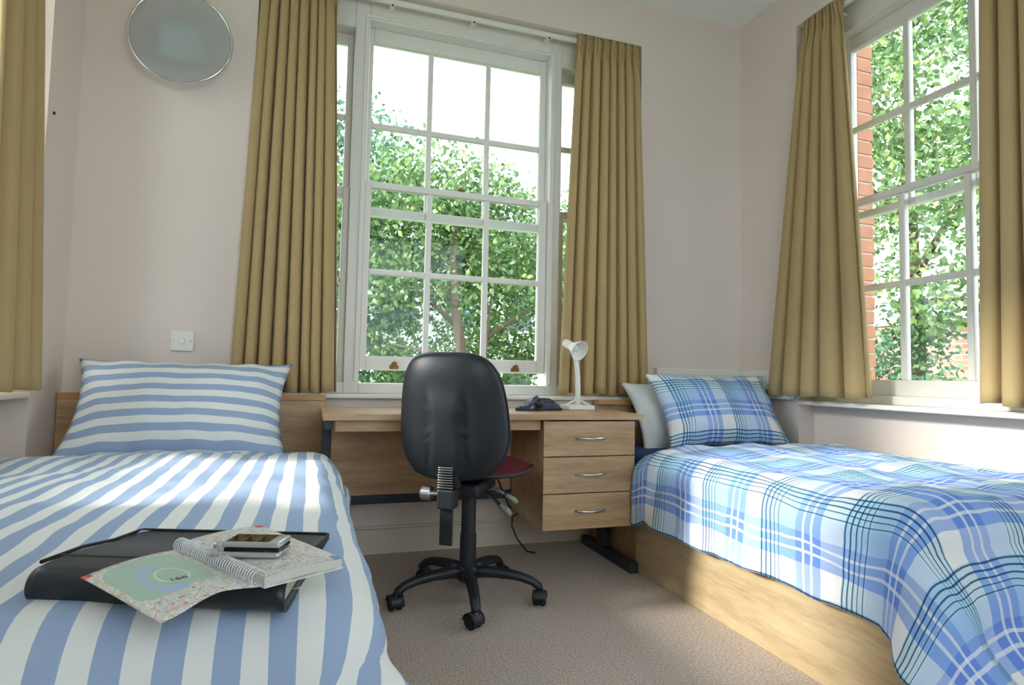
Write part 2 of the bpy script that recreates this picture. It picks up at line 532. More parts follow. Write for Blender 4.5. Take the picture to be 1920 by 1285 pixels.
# unseen window behind the camera, added to let in sky light as fill
mb = MB()
wbox(mb, wmap_near, NX0, NX0 + 0.06, 0.1, 0.22, NZ0, NZ1); wbox(mb, wmap_near, NX1 - 0.06, NX1, 0.1, 0.22, NZ0, NZ1)
wbox(mb, wmap_near, NX0 + 0.06, NX1 - 0.06, 0.1, 0.22, NZ0, NZ0 + 0.06); wbox(mb, wmap_near, NX0 + 0.06, NX1 - 0.06, 0.1, 0.22, NZ1 - 0.06, NZ1)
fill_win = struct(mb.build('fill_window', M_gloss), 'white fill-light window added in the unseen wall facing the desk')
sash('lower_sash', fill_win, wmap_near, NX0 + 0.06, NX1 - 0.06, NZ0 + 0.06, NZ1 - 0.06, NX0 + 0.11, NX1 - 0.11, NZ0 + 0.11, NZ1 - 0.11, (0.55, 1.15), (1.72,), 0.13)

# white ledge at the corner, left of the right window
tag(MB().rbox(XR - 0.045, XR - 0.001, 2.52, 2.80, 0.752, 0.778, 0.006).build('ledge', M_gloss), 'short white ledge on the wall between trunking and right window', 'ledge')

# ------------------------------------------------------------------ curtains
def curtain(name, label, wm, top, bot, n_top, n_bot, ztop, zbot, folds, amp_t, amp_b, seed, group='tan pinch-pleated curtains', flat_end=None):
    """top/bot: (a0, a1) along the wall; n_*: distance from the wall face into the room (negative = inside the recess)"""
    rd = random.Random(seed)
    nu, nv = folds * 16, 44
    ph = [rd.uniform(0.75, 1.25) for _ in range(folds + 2)]
    tot = [0.0]
    for k in range(folds): tot.append(tot[-1] + ph[k])
    tot = [t / tot[-1] for t in tot]
    am = [rd.uniform(0.7, 1.25) for _ in range(folds + 2)]
    sw = [rd.uniform(-1, 1) for _ in range(folds + 2)]
    def fold_phase(u):
        for k in range(folds):
            if u <= tot[k + 1] + 1e-9:
                return k + (u - tot[k]) / (tot[k + 1] - tot[k])
        return float(folds)
    uvs = []
    length = (ztop - zbot)
    def fn(u, v):
        p = fold_phase(u); k = min(folds - 1, int(p)); fr = p - k
        A = am[k] * (1 - fr) + am[k + 1] * fr
        z = ztop - v * length
        e = v ** 0.9
        a0 = top[0] * (1 - e) + bot[0] * e; a1 = top[1] * (1 - e) + bot[1] * e
        dist = (ztop - z)
        hd = 0.075                                       # depth of the gathered heading
        body = sstep(hd * 0.6, hd * 2.6, dist)
        amp = (amp_t * (1 - v) + amp_b * v) * A
        th = 2 * math.pi * p
        s1 = math.sin(th)
        s1 = math.tanh(1.6 * s1) / math.tanh(1.6)
        off = amp * body * s1
        # gathered heading: three tight pleats per fold, pinched at the stitch line
        pin = math.exp(-((dist - hd) / 0.018) ** 2)
        off += (1 - body) * (0.013 * math.sin(3 * th + sw[k]) + 0.010 * math.sin(th)) * (1 - 0.65 * pin)
        uu = u - (0.15 / folds) * body * math.cos(th) * A
        uu += 0.006 * math.sin(2.4 * v + sw[k] * 3) * body * (0 if (u < 0.02 or u > 0.98) else 1)
        a = a0 + (a1 - a0) * uu
        n = (n_top * (1 - e) + n_bot * e) + off
        z2 = z + (0.006 * math.sin(th * 0.5 + seed) if v > 0.97 else 0)
        uvs.append((u * folds * 0.13, v * length))
        return wm(a, -n, z2)
    mb = MB().grid(fn, nu, nv)
    o = mb.build(name, M_curtain, None, smooth=True, uvs=uvs, solid=0.004)
    return tag(o, label, 'curtain', group)

curtain('curtain', 'tan curtain left of the desk window, hanging behind the striped pillow', wmap_back, (-0.265, 0.055), (-0.325, 0.125), -0.006, 0.006, 2.716, 0.752, 8, 0.026, 0.044, 3)
curtain('curtain', 'tan curtain right of the desk window, hanging behind the desk lamp', wmap_back, (1.325, 1.700), (1.235, 1.755), -0.006, 0.022, 2.716, 0.757, 8, 0.026, 0.044, 11)
curtain('curtain', 'tan curtain on the corner side of the window beside the plaid bed', wmap_right, (2.435, 2.225), (2.635, 2.035), -0.008, 0.042, 2.724, 0.775, 5, 0.024, 0.038, 5)
curtain('curtain', 'tan curtain at the right edge, on the near side of the right window', wmap_right, (1.560, 1.255), (1.575, 1.215), -0.006, 0.025, 2.724, 0.775, 5, 0.024, 0.032, 19)
curtain('curtain', 'tan curtain at the left edge, beside the striped bed', wmap_left, (2.435, 2.27), (2.525, 2.22), -0.010, 0.050, 2.724, 0.765, 3, 0.028, 0.036, 23)

def track(wm, a0, a1, z, label):
    n0, n1 = 0.030, 0.048
    mb = MB(); wbox(mb, wm, a0, a1, n0, n1, z - 0.012, z + 0.012)
    o = mb.build('curtain_track', M_plastic, None, bevel=0.003)
    tag(o, label, 'curtain rail', 'white curtain tracks')
    k = a0 + 0.17
    while k < a1 - 0.1:
        m = MB(); wbox(m, wm, k - 0.012, k + 0.012, n0 - 0.004, n1 + 0.05, z - 0.02, z - 0.012)
        br = m.build('bracket', M_plastic, o)
        m = MB(); wbox(m, wm, k - 0.004, k + 0.004, n0 - 0.006, n0 - 0.001, z - 0.026, z - 0.018)
        m.build('screw', M_dark, br)
        k += 0.42
    return o
track(wmap_back, -0.27, 1.70, 2.700, 'white curtain track across the top of the desk window')
track(wmap_right, 1.27, 2.49, 2.705, 'white curtain track across the top of the right window')

# ------------------------------------------------------------------ round wall light
wl = thing('wall_light', 'round wall light with frosted grey glass disc and chrome rim', 'wall light', (-0.585, D, 2.27))
MW = Matrix.Translation((-0.585, 0, 2.275)) @ Matrix.Rotation(R(90), 4, 'X')
def frosted():
    m = bpy.data.materials.new('frosted_glass'); nt, b, N, L = nodes_of(m)
    b.inputs['Base Color'].default_value = (0.74, 0.78, 0.79, 1)
    b.inputs['Roughness'].default_value = 0.29
    b.inputs['Transmission Weight'].default_value = 0.88
    b.inputs['IOR'].default_value = 1.1
    bump(nt, b, tex_noise(nt, objco(nt), 300, 2), 0.05, 0.001)
    return m
def wl_m(y): return Matrix.Translation((-0.585, y, 2.275)) @ Matrix.Rotation(R(90), 4, 'X')
MB().box(-0.675, -0.495, D - 0.045, D, 2.19, 2.36).build('lamp_body', M_plastic, wl, bevel=0.006)
MB().lathe([(0.0005, 0.0), (0.196, 0.0), (0.198, 0.006), (0.0005, 0.008)], wl_m(D - 0.070), 64).build('diffuser', frosted(), wl, smooth=False)
prof = [(0.200 + 0.006 * math.cos(t), 0.004 + 0.008 * math.sin(t)) for t in [2 * math.pi * k / 10 for k in range(11)]]
MB().lathe(prof, wl_m(D - 0.070), 72).build('rim', M_chrome, wl, smooth=True)
for dx, dz in ((-0.07, 0.07), (0.07, 0.07), (-0.07, -0.07), (0.07, -0.07)):
    MB().tube([(-0.585 + dx, D - 0.045, 2.275 + dz), (-0.585 + dx, D - 0.074, 2.275 + dz)], 0.005, 10).build('standoff', M_chrome, wl)

# ------------------------------------------------------------------ light switch
ls_ = thing('light_switch', 'square white light switch on the wall above the striped pillow', 'switch', (-0.532, D, 0.966))
MB().rbox(-0.576, -0.488, D - 0.012, D, 0.922, 1.010, 0.004).build('plate', M_plastic, ls_, smooth=False)
MB().rbox(-0.542, -0.522, D - 0.018, D - 0.010, 0.952, 0.980, 0.003).build('rocker', M_plastic, ls_)
for x in (-0.565, -0.499):
    MB().lathe([(0.0003, 0.0015), (0.003, 0.0015), (0.0036, 0)], Matrix.Translation((x, D - 0.012, 0.966)) @ Matrix.Rotation(R(90), 4, 'X'), 12).build('screw', M_steel, ls_)
# screw left in the side wall
hk = MB().tube([(XL, 2.690, 1.806), (XL + 0.006, 2.690, 1.806)], 0.006, 10)
tag(hk.build('wall_screw', M_dark), 'small dark screw in the wall near the left curtain', 'screw')

# ------------------------------------------------------------------ trunking with sockets in the corner
def trunking(wm, a0, a1, end, label):
    lo, hi = min(a0, a1), max(a0, a1)
    mb = MB()
    wbox(mb, wm, lo, hi, -0.036, 0, 0.798, 0.905)
    o = tag(mb.build('cable_trunking', M_plastic, None, bevel=0.003), label, 'trunking', 'white cable trunking')
    m = MB(); wbox(m, wm, lo, hi, -0.042, -0.036, 0.872, 0.903); m.build('cover_strip', M_plastic, o, bevel=0.002)
    m = MB(); wbox(m, wm, lo, hi, -0.042, -0.036, 0.800, 0.818); m.build('cover_strip', M_plastic, o, bevel=0.002)
    m = MB(); wbox(m, wm, end - 0.006, end + 0.006, -0.044, 0, 0.796, 0.907); m.build('end_cap', M_plastic, o, bevel=0.002)
    return o
t1 = trunking(wmap_back, 1.806, XR - 0.045, 1.804, 'white cable trunking on the wall behind the plaid pillow')
t2 = trunking(wmap_right, 2.536, D, 2.534, 'white cable trunking in the corner next to the right window')
for a0 in (1.86, 1.98, 2.10, 2.22):
    m = MB(); wbox(m, wmap_back, a0 - 0.05, a0 + 0.05, -0.045, -0.036, 0.820, 0.870); pl = m.build('socket_plate', M_plastic, t1, bevel=0.002)
    for dx in (-0.012, 0.012):
        m = MB(); wbox(m, wmap_back, a0 + dx - 0.003, a0 + dx + 0.003, -0.0465, -0.0445, 0.846, 0.851); m.build('socket_hole', M_dark, pl)
for a0 in (2.64, 2.78):
    m = MB(); wbox(m, wmap_right, a0 - 0.05, a0 + 0.05, -0.045, -0.036, 0.820, 0.870); pl = m.build('socket_plate', M_plastic, t2, bevel=0.002)
    m = MB(); wbox(m, wmap_right, a0 - 0.003, a0 + 0.003, -0.0465, -0.0445, 0.842, 0.850); m.build('socket_hole', M_dark, pl)

# ------------------------------------------------------------------ bedding helpers
def drape(mb_uv, x_in, x_edge, y_head, y_foot, side, hang_side, hang_foot, ztop, R0=0.07, flare_side=0.10, flare_foot=0.10, extra=None, nu=110, nv=130, seed=0.0, puff=0.012, flare_corner=0.55, side_scale=None, yshift=None):
    """a duvet lying between x_in (wall side) and x_edge, hanging over x_edge (direction side=+1/-1) and over the foot end"""
    W = abs(x_edge - x_in); Lg = y_head - y_foot
    uvs = []
    def fn(u, v):
        s = u * (W + hang_side); t = v * (Lg + hang_foot)
        ds = max(0.0, s - W); dt = max(0.0, t - Lg)
        if side_scale: ds *= side_scale(min(t, Lg))
        sx = min(s, W); ty = min(t, Lg)
        x = x_in + side * sx; y = y_head - ty
        tot = math.hypot(ds, dt)
        z = ztop(s / (W + hang_side), ty, sx)
        if tot > 1e-6 and hang_side > 0:
            cs, ct = ds / tot, dt / tot
            corner = 2 * cs * ct
            q = min(tot / R0, math.pi / 2)
            hor = R0 * math.sin(q); drop = R0 * (1 - math.cos(q))
            rest = max(0.0, tot - R0 * math.pi / 2)
            fl = flare_side * cs * cs + flare_foot * ct * ct + flare_corner * corner
            if extra: fl += extra(ty, ds, dt)
            # soft vertical folds of the hanging cloth
            fold = 0.25 * math.sin((ty + dt * 2) * 13 + seed) + 0.2 * fbm(ty, ds, seed, 3.0)
            hor += rest * max(0.0, fl + fold * 0.35)
            drop += rest * math.sqrt(max(0.05, 1 - min(0.95, fl * fl)))
            x += side * hor * cs; y -= hor * ct; z -= drop
        if yshift: y -= yshift(ty) * ds
        wr = fbm(s * 2.2 + seed, t * 1.4, seed, 2.0)
        wr2 = fbm(s * 3 + t * 2 + seed, t * 1.5 - s * 1.5, seed + 3, 2.0)
        z += puff * wr + 0.0012 * wr2
        if ds > 0: x += side * 0.006 * wr2
        uvs.append((s, t))
        return Vector((x, y, z))
    mb = MB().grid(fn, nu, nv)
    return mb, uvs

def pillow(name, label, mat, c, ax, ay, az, a, b, th, seed, swap=False, cat='pillow', ear=0.10, uvo=(0, 0)):
    """c centre of the back plane; ax width direction, ay height direction, az outward"""
    ax = Vector(ax).normalized(); ay = Vector(ay).normalized(); az = Vector(az).normalized()
    uvs = []
    n = 44
    def surf(sgn):
        def fn(u, v):
            p = 2 * u - 1; q = 2 * v - 1
            # pinched outline: edges bow inwards, the corners stay out as ears
            wq = 1 - ear * (1 - abs(q) ** 2.2); wp = 1 - ear * 0.8 * (1 - abs(p) ** 2.2)
            X = a * p * wq * (1 if abs(p) < 1 else 1); Y = b * q * wp
            h = max(0.0, (1 - abs(p) ** 2.6)) ** 0.62 * max(0.0, (1 - abs(q) ** 2.6)) ** 0.62
            edge = max(abs(p), abs(q))
            wr = fbm(p * 2.2 + seed, q * 1.6, seed, 1.6) * 0.007 + 0.006 * sstep(0.5, 0.95, edge) * math.sin(16 * p + 3 * q + seed) * (1 - sstep(0.97, 1.0, edge))
            Z = sgn * (th * h + wr * (1 - sstep(0.96, 1.0, edge)))
            if sgn < 0: Z *= 0.45
            uvs.append((p * a + uvo[0], (-q * b if swap else q * b) + uvo[1]))
            return Vector(c) + ax * X + ay * Y + az * Z
        return fn
    mb = MB().grid(surf(1), n, n)
    mb.grid(surf(-1), n, n)
    o = mb.build(name, mat, None, smooth=True, uvs=uvs)
    me = o.data
    bm = bmesh.new(); bm.from_mesh(me)
    bmesh.ops.remove_doubles(bm, verts=bm.verts[:], dist=0.0004)
    bmesh.ops.recalc_face_normals(bm, faces=bm.faces[:])
    bm.to_mesh(me); bm.free()
    return tag(o, label, cat)

# ------------------------------------------------------------------ left bed (stripes)
hb = thing('headboard', 'beech headboard behind the striped pillow', 'headboard', (-0.45, 2.91, 0))
MB().box(-0.960, 0.070, 2.880, 2.908, 0.02, 0.715).build('panel', M_woodX, hb, bevel=0.002)
MB().box(-0.960, 0.070, 2.876, 2.912, 0.715, 0.740).build('cap_rail', M_woodEdge, hb, bevel=0.002)
lb = thing('bed', 'divan bed with mattress under the striped duvet', 'bed', (-0.44, 1.84, 0))
MB().rbox(-0.945, 0.030, 0.86, 2.870, 0.0, 0.27, 0.01).build('base', M_woodY, lb)
MB().rbox(-0.950, 0.035, 0.84, 2.872, 0.271, 0.49, 0.035, 4).build('mattress', M_sheet, lb, smooth=True)

def zl(us, ty, sx):
    # head end slightly lower, gently domed, sinking to the wall edge
    dome = 0.012 * math.sin(math.pi * min(1, max(0, sx / 0.98)))
    head = 0.030 * sstep(0.35, 0.0, ty)
    return 0.530 + dome - head + 0.006 * sstep(0.6, 1.5, ty)
mbd, uvd = drape(None, -0.945, 0.020, 2.60, 0.855, +1, 0.26, 0.36, zl, R0=0.075, flare_side=0.05, flare_foot=0.14, flare_corner=0.80,
                 extra=lambda ty, ds, dt: 0.75 * sstep(0.85, 0.15, ty) * (1 if dt == 0 else 0), seed=2.0,
                 side_scale=lambda ty: 0.62 + 0.38 * sstep(0.25, 1.1, ty), yshift=lambda ty: 1.5 * sstep(0.5, 0.0, ty))
tag(mbd.build('duvet', M_stripe, None, smooth=True, uvs=uvd, solid=0.018), 'blue and white striped duvet spread over the left bed', 'duvet')
pillow('pillow', 'blue and white striped pillow leaning on the headboard', M_stripe_p, (-0.475, 2.700, 0.690), (1, 0.0, -0.004), (0, 0.56, 0.83), (0, -0.83, 0.56), 0.400, 0.225, 0.105, 1.3)

# ------------------------------------------------------------------ right bed (plaid)
hb2 = thing('headboard', 'beech headboard beside the desk, behind the white pillow', 'headboard', (1.88, 2.91, 0))
MB().box(1.425, 2.340, 2.880, 2.908, 0.02, 0.705).build('panel', M_woodX, hb2, bevel=0.002)
MB().box(1.425, 2.340, 2.850, 2.912, 0.705, 0.730).build('cap_rail', M_woodEdge, hb2, bevel=0.002)
rb = thing('bed', 'oak panelled divan bed under the plaid duvet', 'bed', (1.87, 1.85, 0))
MB().box(1.387, 1.405, 0.995, 2.40, 0.0, 0.325).build('side_panel', M_woodY, rb, bevel=0.002)
MB().box(1.406, 1.425, 2.36, 2.87, 0.0, 0.325).build('side_panel', M_woodX, rb, bevel=0.002)
MB().box(1.387, 2.340, 0.976, 0.994, 0.0, 0.325).build('end_panel', M_woodX, rb, bevel=0.002)
MB().rbox(1.428, 2.345, 1.15, 2.870, 0.28, 0.50, 0.035, 4).build('mattress', plain('navy_sheet', sr(62, 84, 128), 0.9, var=0.35, vscale=60, spec=0.1), rb, smooth=True)

def zr(us, ty, sx):
    dome = 0.010 * math.sin(math.pi * min(1, max(0, sx / 0.9)))
    return 0.548 + dome - 0.035 * sstep(0.12, 0.0, ty)
mbd, uvd = drape(None, 2.335, 1.435, 2.345, 1.13, -1, 0.355, 0.66, zr, R0=0.10, flare_side=0.02, flare_foot=0.45, seed=5.0, puff=0.021, flare_corner=0.40)
tag(mbd.build('duvet', M_plaid, None, smooth=True, uvs=uvd, solid=0.018), 'blue plaid duvet spread over the right bed', 'duvet')
pillow('pillow', 'blue plaid pillow on the right bed', M_plaid, (1.975, 2.600, 0.695), (1, -0.03, 0.0), (-0.05, 0.50, 0.86), (0, -0.86, 0.50), 0.358, 0.205, 0.085, 4.1, swap=True, uvo=(0.045, 0.05))
pillow('pillow', 'plain white pillow behind the plaid pillow', M_sheet, (1.915, 2.735, 0.655), (1, -0.02, 0.02), (-0.12, 0.42, 0.90), (0, -0.90, 0.42), 0.360, 0.195, 0.070, 7.7)

# ------------------------------------------------------------------ desk
dk = thing('desk', 'beech desk with three drawers under the window', 'desk', (0.70, 2.62, 0))
MB().box(0.050, 1.395, 2.345, 2.870, 0.664, 0.689).build('desktop', M_woodX, dk, bevel=0.002)
MB().box(0.095, 0.924, 2.385, 2.403, 0.620, 0.663).build('apron', M_woodX, dk, bevel=0.001)
for x in (0.072, 1.362):
    MB().rbox(x - 0.019, x + 0.019, 2.62, 2.70, 0.0455, 0.6635, 0.006).build('leg', M_legmetal, dk)
    MB().rbox(x - 0.022, x + 0.022, 2.365, 2.860, 0.0, 0.045, 0.006).build('foot', M_legmetal, dk)
    MB().rbox(x - 0.015, x + 0.015, 2.37, 2.62, 0.628, 0.6635, 0.004).build('bracket', M_legmetal, dk)
MB().box(0.092, 0.929, 2.790, 2.806, 0.300, 0.663).build('modesty_panel', M_woodX, dk, bevel=0.001)
MB().rbox(0.092, 1.342, 2.782, 2.812, 0.262, 0.299, 0.004).build('crossbar', M_legmetal, dk)
# drawer pedestal: carcass with open front
mb = MB()
mb.box(0.930, 0.946, 2.374, 2.775, 0.212, 0.663).box(1.334, 1.350, 2.374, 2.775, 0.212, 0.663)
mb.box(0.946, 1.334, 2.374, 2.775, 0.212, 0.228).box(0.946, 1.334, 2.759, 2.775, 0.228, 0.663)
mb.build('pedestal', M_woodX, dk, bevel=0.001)
for z0, z1 in ((0.512, 0.658), (0.3585, 0.508), (0.208, 0.3545)):
    d = MB().box(0.928, 1.354, 2.356, 2.373, z0, z1).build('drawer', M_woodX, dk, bevel=0.0015)
    zc = (z0 + z1) / 2 + 0.002
    pts = [(1.073 + 0.140 * k / 12, 2.356 - 0.026 * math.sin(math.pi * k / 12) ** 0.7, zc) for k in range(13)]
    MB().tube(pts, [0.0045 + 0.0012 * math.sin(math.pi * k / 12) for k in range(13)], 10).build('handle', M_steel, d, smooth=True)

# ------------------------------------------------------------------ office chair
CC = Vector((0.590, 2.262, 0))
ch = thing('office_chair', 'black and maroon swivel office chair at the desk', 'chair', CC)
MC = Matrix.Translation(CC) @ Matrix.Rotation(R(-33), 4, 'Z')

def super_pt(t, n):
    c, s = math.cos(t), math.sin(t)
    return math.copysign(abs(c) ** (2 / n), c), math.copysign(abs(s) ** (2 / n), s)

def dome(boundary, depth, rings=10, seg=72):
    """boundary(t)->(x,y) ; depth(r,x,y)->Vector ; returns (verts, faces) of a disc-like skin"""
    vs = [depth(0.0, *[k * 0 for k in boundary(0)])]
    fs = []
    for i in range(1, rings + 1):
        r = (i / rings) ** 0.75
        for k in range(seg):
            x, y = boundary(2 * math.pi * k / seg)
            vs.append(depth(r, x * r, y * r))
    for k in range(seg):
        fs.append((0, 1 + k, 1 + (k + 1) % seg))
    for i in range(rings - 1):
        for k in range(seg):
            k2 = (k + 1) % seg
            fs.append((1 + i * seg + k, 1 + (i + 1) * seg + k, 1 + (i + 1) * seg + k2, 1 + i * seg + k2))
    return vs, fs

# backrest: local frame leaning back by 9 degrees, origin at its lower middle
MBk = MC @ Matrix.Translation((0, -0.195, 0.482)) @ Matrix.Rotation(R(9), 4, 'X')
BH = 0.440
def back_boundary(t):
    x, y = super_pt(t, 3.6)
    wd = 0.200 - 0.024 * sstep(-0.3, 1.0, y) - 0.012 * sstep(-0.4, -1.0, y)
    return x * wd, y * BH / 2
def back_curve(x, y):
    return 0.9 * x * x - 0.05 * (y / 0.2) ** 2 * 0.25
def shell_depth(r, x, y):
    d = -0.040 * (1 - r ** 5) - 0.010
    cx = 0.055 + 0.05 * max(0, -y - 0.08)
    d -= 0.014 * sstep(0.02, -0.015, abs(x) - cx) * sstep(0.13, 0.02, y) * (1 - r ** 4)
    d += 0.010 * math.exp(-((abs(x) - cx - 0.01) / 0.006) ** 2) * sstep(0.12, 0.0, y) * sstep(-0.19, -0.15, y)
    return MBk @ Vector((x, back_curve(x, y) + d, y + BH / 2))
def cushion_depth(r, x, y):
    return MBk @ Vector((x * 0.985, back_curve(x, y) + 0.034 + 0.028 * (1 - r ** 4), (y * 0.985) + BH / 2))
def rim_ring(lst, sc, dy, n=72):
    out = []
    for k in range(n):
        x, y = back_boundary(2 * math.pi * k / n)
        out.append(MBk @ Vector((x * sc, back_curve(x, y) + dy, y * sc + BH / 2)))
    return out
vs, fs = dome(back_boundary, shell_depth, 14, 96)
mb = MB().add(vs, fs)
n0 = 1 + 13 * 96
ring2 = rim_ring(None, 1.0, 0.006, 96)
base_i = len(mb.v)
mb.v += [tuple(p) for p in ring2]
mb.f += [(n0 + k, base_i + k, base_i + (k + 1) % 96, n0 + (k + 1) % 96) for k in range(96)]
mb.build('back_shell', M_shell, ch, smooth=True)
vs, fs = dome(back_boundary, cushion_depth, 8, 96)
mb = MB().add(vs, fs)
n0 = 1 + 7 * 96
ring2 = rim_ring(None, 1.0, 0.007, 96)
base_i = len(mb.v)
mb.v += [tuple(p) for p in ring2]
mb.f += [(n0 + k, base_i + k, base_i + (k + 1) % 96, n0 + (k + 1) % 96) for k in range(96)]
mb.build('back_cushion', M_maroon, ch, smooth=True)
pts = rim_ring(None, 1.005, 0.006, 96); pts.append(pts[0])
MB().tube(pts, 0.0045, 6, caps=False).build('piping', M_black, ch, smooth=True)

# seat
def seat_boundary(t):
    x, y = super_pt(t, 3.0); return x * 0.212, y * 0.215
def seat_top(r, x, y): return MC @ Vector((x, y + 0.070, 0.486 + 0.040 * (1 - r ** 4) - 0.02 * sstep(0.1, 0.25, y)))
def seat_bot(r, x, y): return MC @ Vector((x * 1.015, y * 1.015 + 0.070, 0.484 - 0.034 * (1 - r ** 3) - 0.02 * sstep(0.1, 0.25, y)))
vs, fs = dome(seat_boundary, seat_top, 8, 72)
MB().add(vs, fs).build('seat_cushion', M_maroon, ch, smooth=True)
vs, fs = dome(seat_boundary, seat_bot, 8, 72)
MB().add(vs, fs).build('seat_shell', M_black, ch, smooth=True)
pts = [MC @ Vector((seat_boundary(2 * math.pi * k / 72)[0] * 1.012, seat_boundary(2 * math.pi * k / 72)[1] * 1.012 + 0.070, 0.4845 - 0.02 * sstep(0.1, 0.25, seat_boundary(2 * math.pi * k / 72)[1]))) for k in range(73)]
MB().tube(pts, 0.007, 6, caps=False).build('seat_edging', M_black, ch, smooth=True)
# mechanism, column
MB().rbox(-0.075, 0.075, -0.13, 0.11, 0.405, 0.452, 0.012, 3, MC).build('tilt_mechanism', M_black, ch, smooth=True)
MB().tube([CC + Vector((0, 0, z)) for z in (0.11, 0.245)], 0.031, 24).build('column_sleeve', M_black, ch, smooth=False)
MB().tube([CC + Vector((0, 0, z)) for z in (0.245, 0.405)], 0.0275, 24).build('gas_lift', M_black, ch)
# back support: arm, bellows, bracket and tail
mb = MB()
mb.tube([MC @ Vector(p) for p in ((0, -0.10, 0.43), (0, -0.19, 0.425), (0, -0.235, 0.44))], 0.018, 10)
mb.rbox(-0.030, 0.030, -0.262, -0.205, 0.385, 0.452, 0.006, 2, MC)
mb.build('support_bracket', M_black, ch)
MB().box(-0.023, 0.023, -0.246, -0.236, 0.262, 0.600, MC @ Matrix.Translation((0, 0, 0)) ).build('support_bar', M_black, ch, bevel=0.002)
mb = MB()
for k in range(9):
    z = 0.457 + k * 0.0085
    mb.box(-0.026, 0.026, -0.262, -0.2465, z, z + 0.0035, MC)
mb.build('bellows_ribs', M_chrome, ch, bevel=0.001)
MB().box(-0.036, 0.040, -0.246, -0.210, 0.454, 0.536, MC).build('bellows', M_rubber, ch, bevel=0.004)
kn = MB().tube([MC @ Vector((x, -0.234, 0.432)) for x in (-0.034, -0.058)], 0.008, 12).build('knob_stem', M_steel, ch)
MB().tube([MC @ Vector((x, -0.234, 0.432)) for x in (-0.058, -0.062, -0.090, -0.096)], [0.022, 0.025, 0.025, 0.021], 20).build('knob', M_steel, kn, smooth=False)
# two levers
M_grip = plain('grey_green_grip', sr(132, 138, 120), 0.35, 0.2)
for p0, p1, p2, p3 in (((0.625, 2.215, 0.425), (0.655, 2.175, 0.398), (0.676, 2.150, 0.372), (0.712, 2.120, 0.338)),
                       ((0.650, 2.235, 0.432), (0.690, 2.215, 0.412), (0.715, 2.203, 0.397), (0.758, 2.185, 0.366))):
    p0, p1, p2, p3 = map(Vector, (p0, p1, p2, p3))
    lv = MB().tube([p0, p1, p2], 0.006, 8).build('lever', M_black, ch)
    mb = MB()
    d = (p2 - p0)
    for k in range(7):
        q = p0 + d * (0.35 + 0.09 * k)
        mb.tube([q, q + d.normalized() * 0.002], 0.0078, 10)
    mb.build('lever_rings', M_steel, lv)
    MB().tube([p2, p2 + (p3 - p2) * 0.15, p2 + (p3 - p2) * 0.75, p3], [0.008, 0.011, 0.013, 0.007], 12).build('lever_grip', M_grip, lv, smooth=True)
# star base with castors
MB().tube([CC + Vector((0, 0, z)) for z in (0.072, 0.085, 0.115, 0.128)], [0.034, 0.044, 0.044, 0.034], 24).build('hub', M_black, ch, smooth=True)
for k in range(5):
    an = R(-98 + 72 * k)
    u = Vector((math.cos(an), math.sin(an), 0)); side = Vector((-u.y, u.x, 0))
    P = lambda r, z: CC + u * r + Vector((0, 0, z))
    pts = [P(0.02, 0.102), P(0.08, 0.108), P(0.14, 0.106), P(0.20, 0.097), P(0.245, 0.084), P(0.272, 0.066), P(0.276, 0.054)]
    MB().tube(pts, [0.026, 0.025, 0.0225, 0.020, 0.0185, 0.017, 0.015], 12, flat=0.85).build('leg', M_black, ch, smooth=True)
    tw = an + R(40 + 50 * (k % 3))
    d2 = Vector((math.cos(tw), math.sin(tw), 0)); s2 = Vector((-d2.y, d2.x, 0))
    c = P(0.276, 0.0265) - d2 * 0.010
    cs = thing_part = MB().tube([c + s2 * 0.003, c - s2 * 0.003], 0.022, 20).build('castor', M_black, ch)
    for sg in (-1, 1):
        MB().tube([c + s2 * sg * q for q in (0.005, 0.009, 0.019, 0.023)], [0.022, 0.0265, 0.0265, 0.021], 22).build('wheel', M_rubber, cs, smooth=False)
    # hood over the wheels
    def hood(a, b, c=c, s2=s2, d2=d2):
        t = -0.3 + 3.4 * a
        return c + s2 * (b - 0.5) * 0.052 + (d2 * math.cos(t) + Vector((0, 0, 1)) * math.sin(t)) * 0.0292
    MB().grid(hood, 14, 4).build('hood', M_black, cs, smooth=True, solid=0.002)
    MB().tube([P(0.276, 0.050), P(0.276, 0.064)], 0.008, 10).build('stem', M_steel, cs)

# ------------------------------------------------------------------ desk lamp
lp = thing('desk_lamp', 'white desk lamp with bell shade on the desk', 'lamp', (1.228, 2.68, 0.6895))
MB().rbox(1.158, 1.292, 2.625, 2.735, 0.690, 0.712, 0.004).build('base', M_plastic, lp)
st = [(1.226, 2.678, 0.712), (1.227, 2.678, 0.78), (1.226, 2.680, 0.85), (1.219, 2.682, 0.91), (1.210, 2.690, 0.955), (1.205, 2.706, 0.985)]
MB().tube(st, [0.013, 0.0125, 0.012, 0.0115, 0.011, 0.011], 12).build('stem', M_plastic, lp, smooth=True)
for sg in (-1, 1):
    MB().tube([(1.226 + sg * 0.062, 2.678, 0.710), (1.226 + sg * 0.030, 2.678, 0.728), (1.226 + sg * 0.006, 2.678, 0.738)], 0.0035, 8).build('brace', M_plastic, lp)
axis = Vector((0.35, -0.85, -0.40)).normalized()
Mh = Matrix.Translation(Vector((1.184, 2.735, 1.012))) @ axis.to_track_quat('Z', 'Y').to_matrix().to_4x4()
prof = [(0.0005, -0.012), (0.012, -0.011), (0.019, -0.004), (0.021, 0.006), (0.021, 0.040), (0.026, 0.058), (0.036, 0.074), (0.047, 0.092), (0.051, 0.104),
        (0.0485, 0.104), (0.044, 0.091), (0.033, 0.074), (0.022, 0.058), (0.0175, 0.040), (0.0005, 0.038)]
MB().lathe(prof, Mh, 40).build('shade', M_plastic, lp, smooth=True)
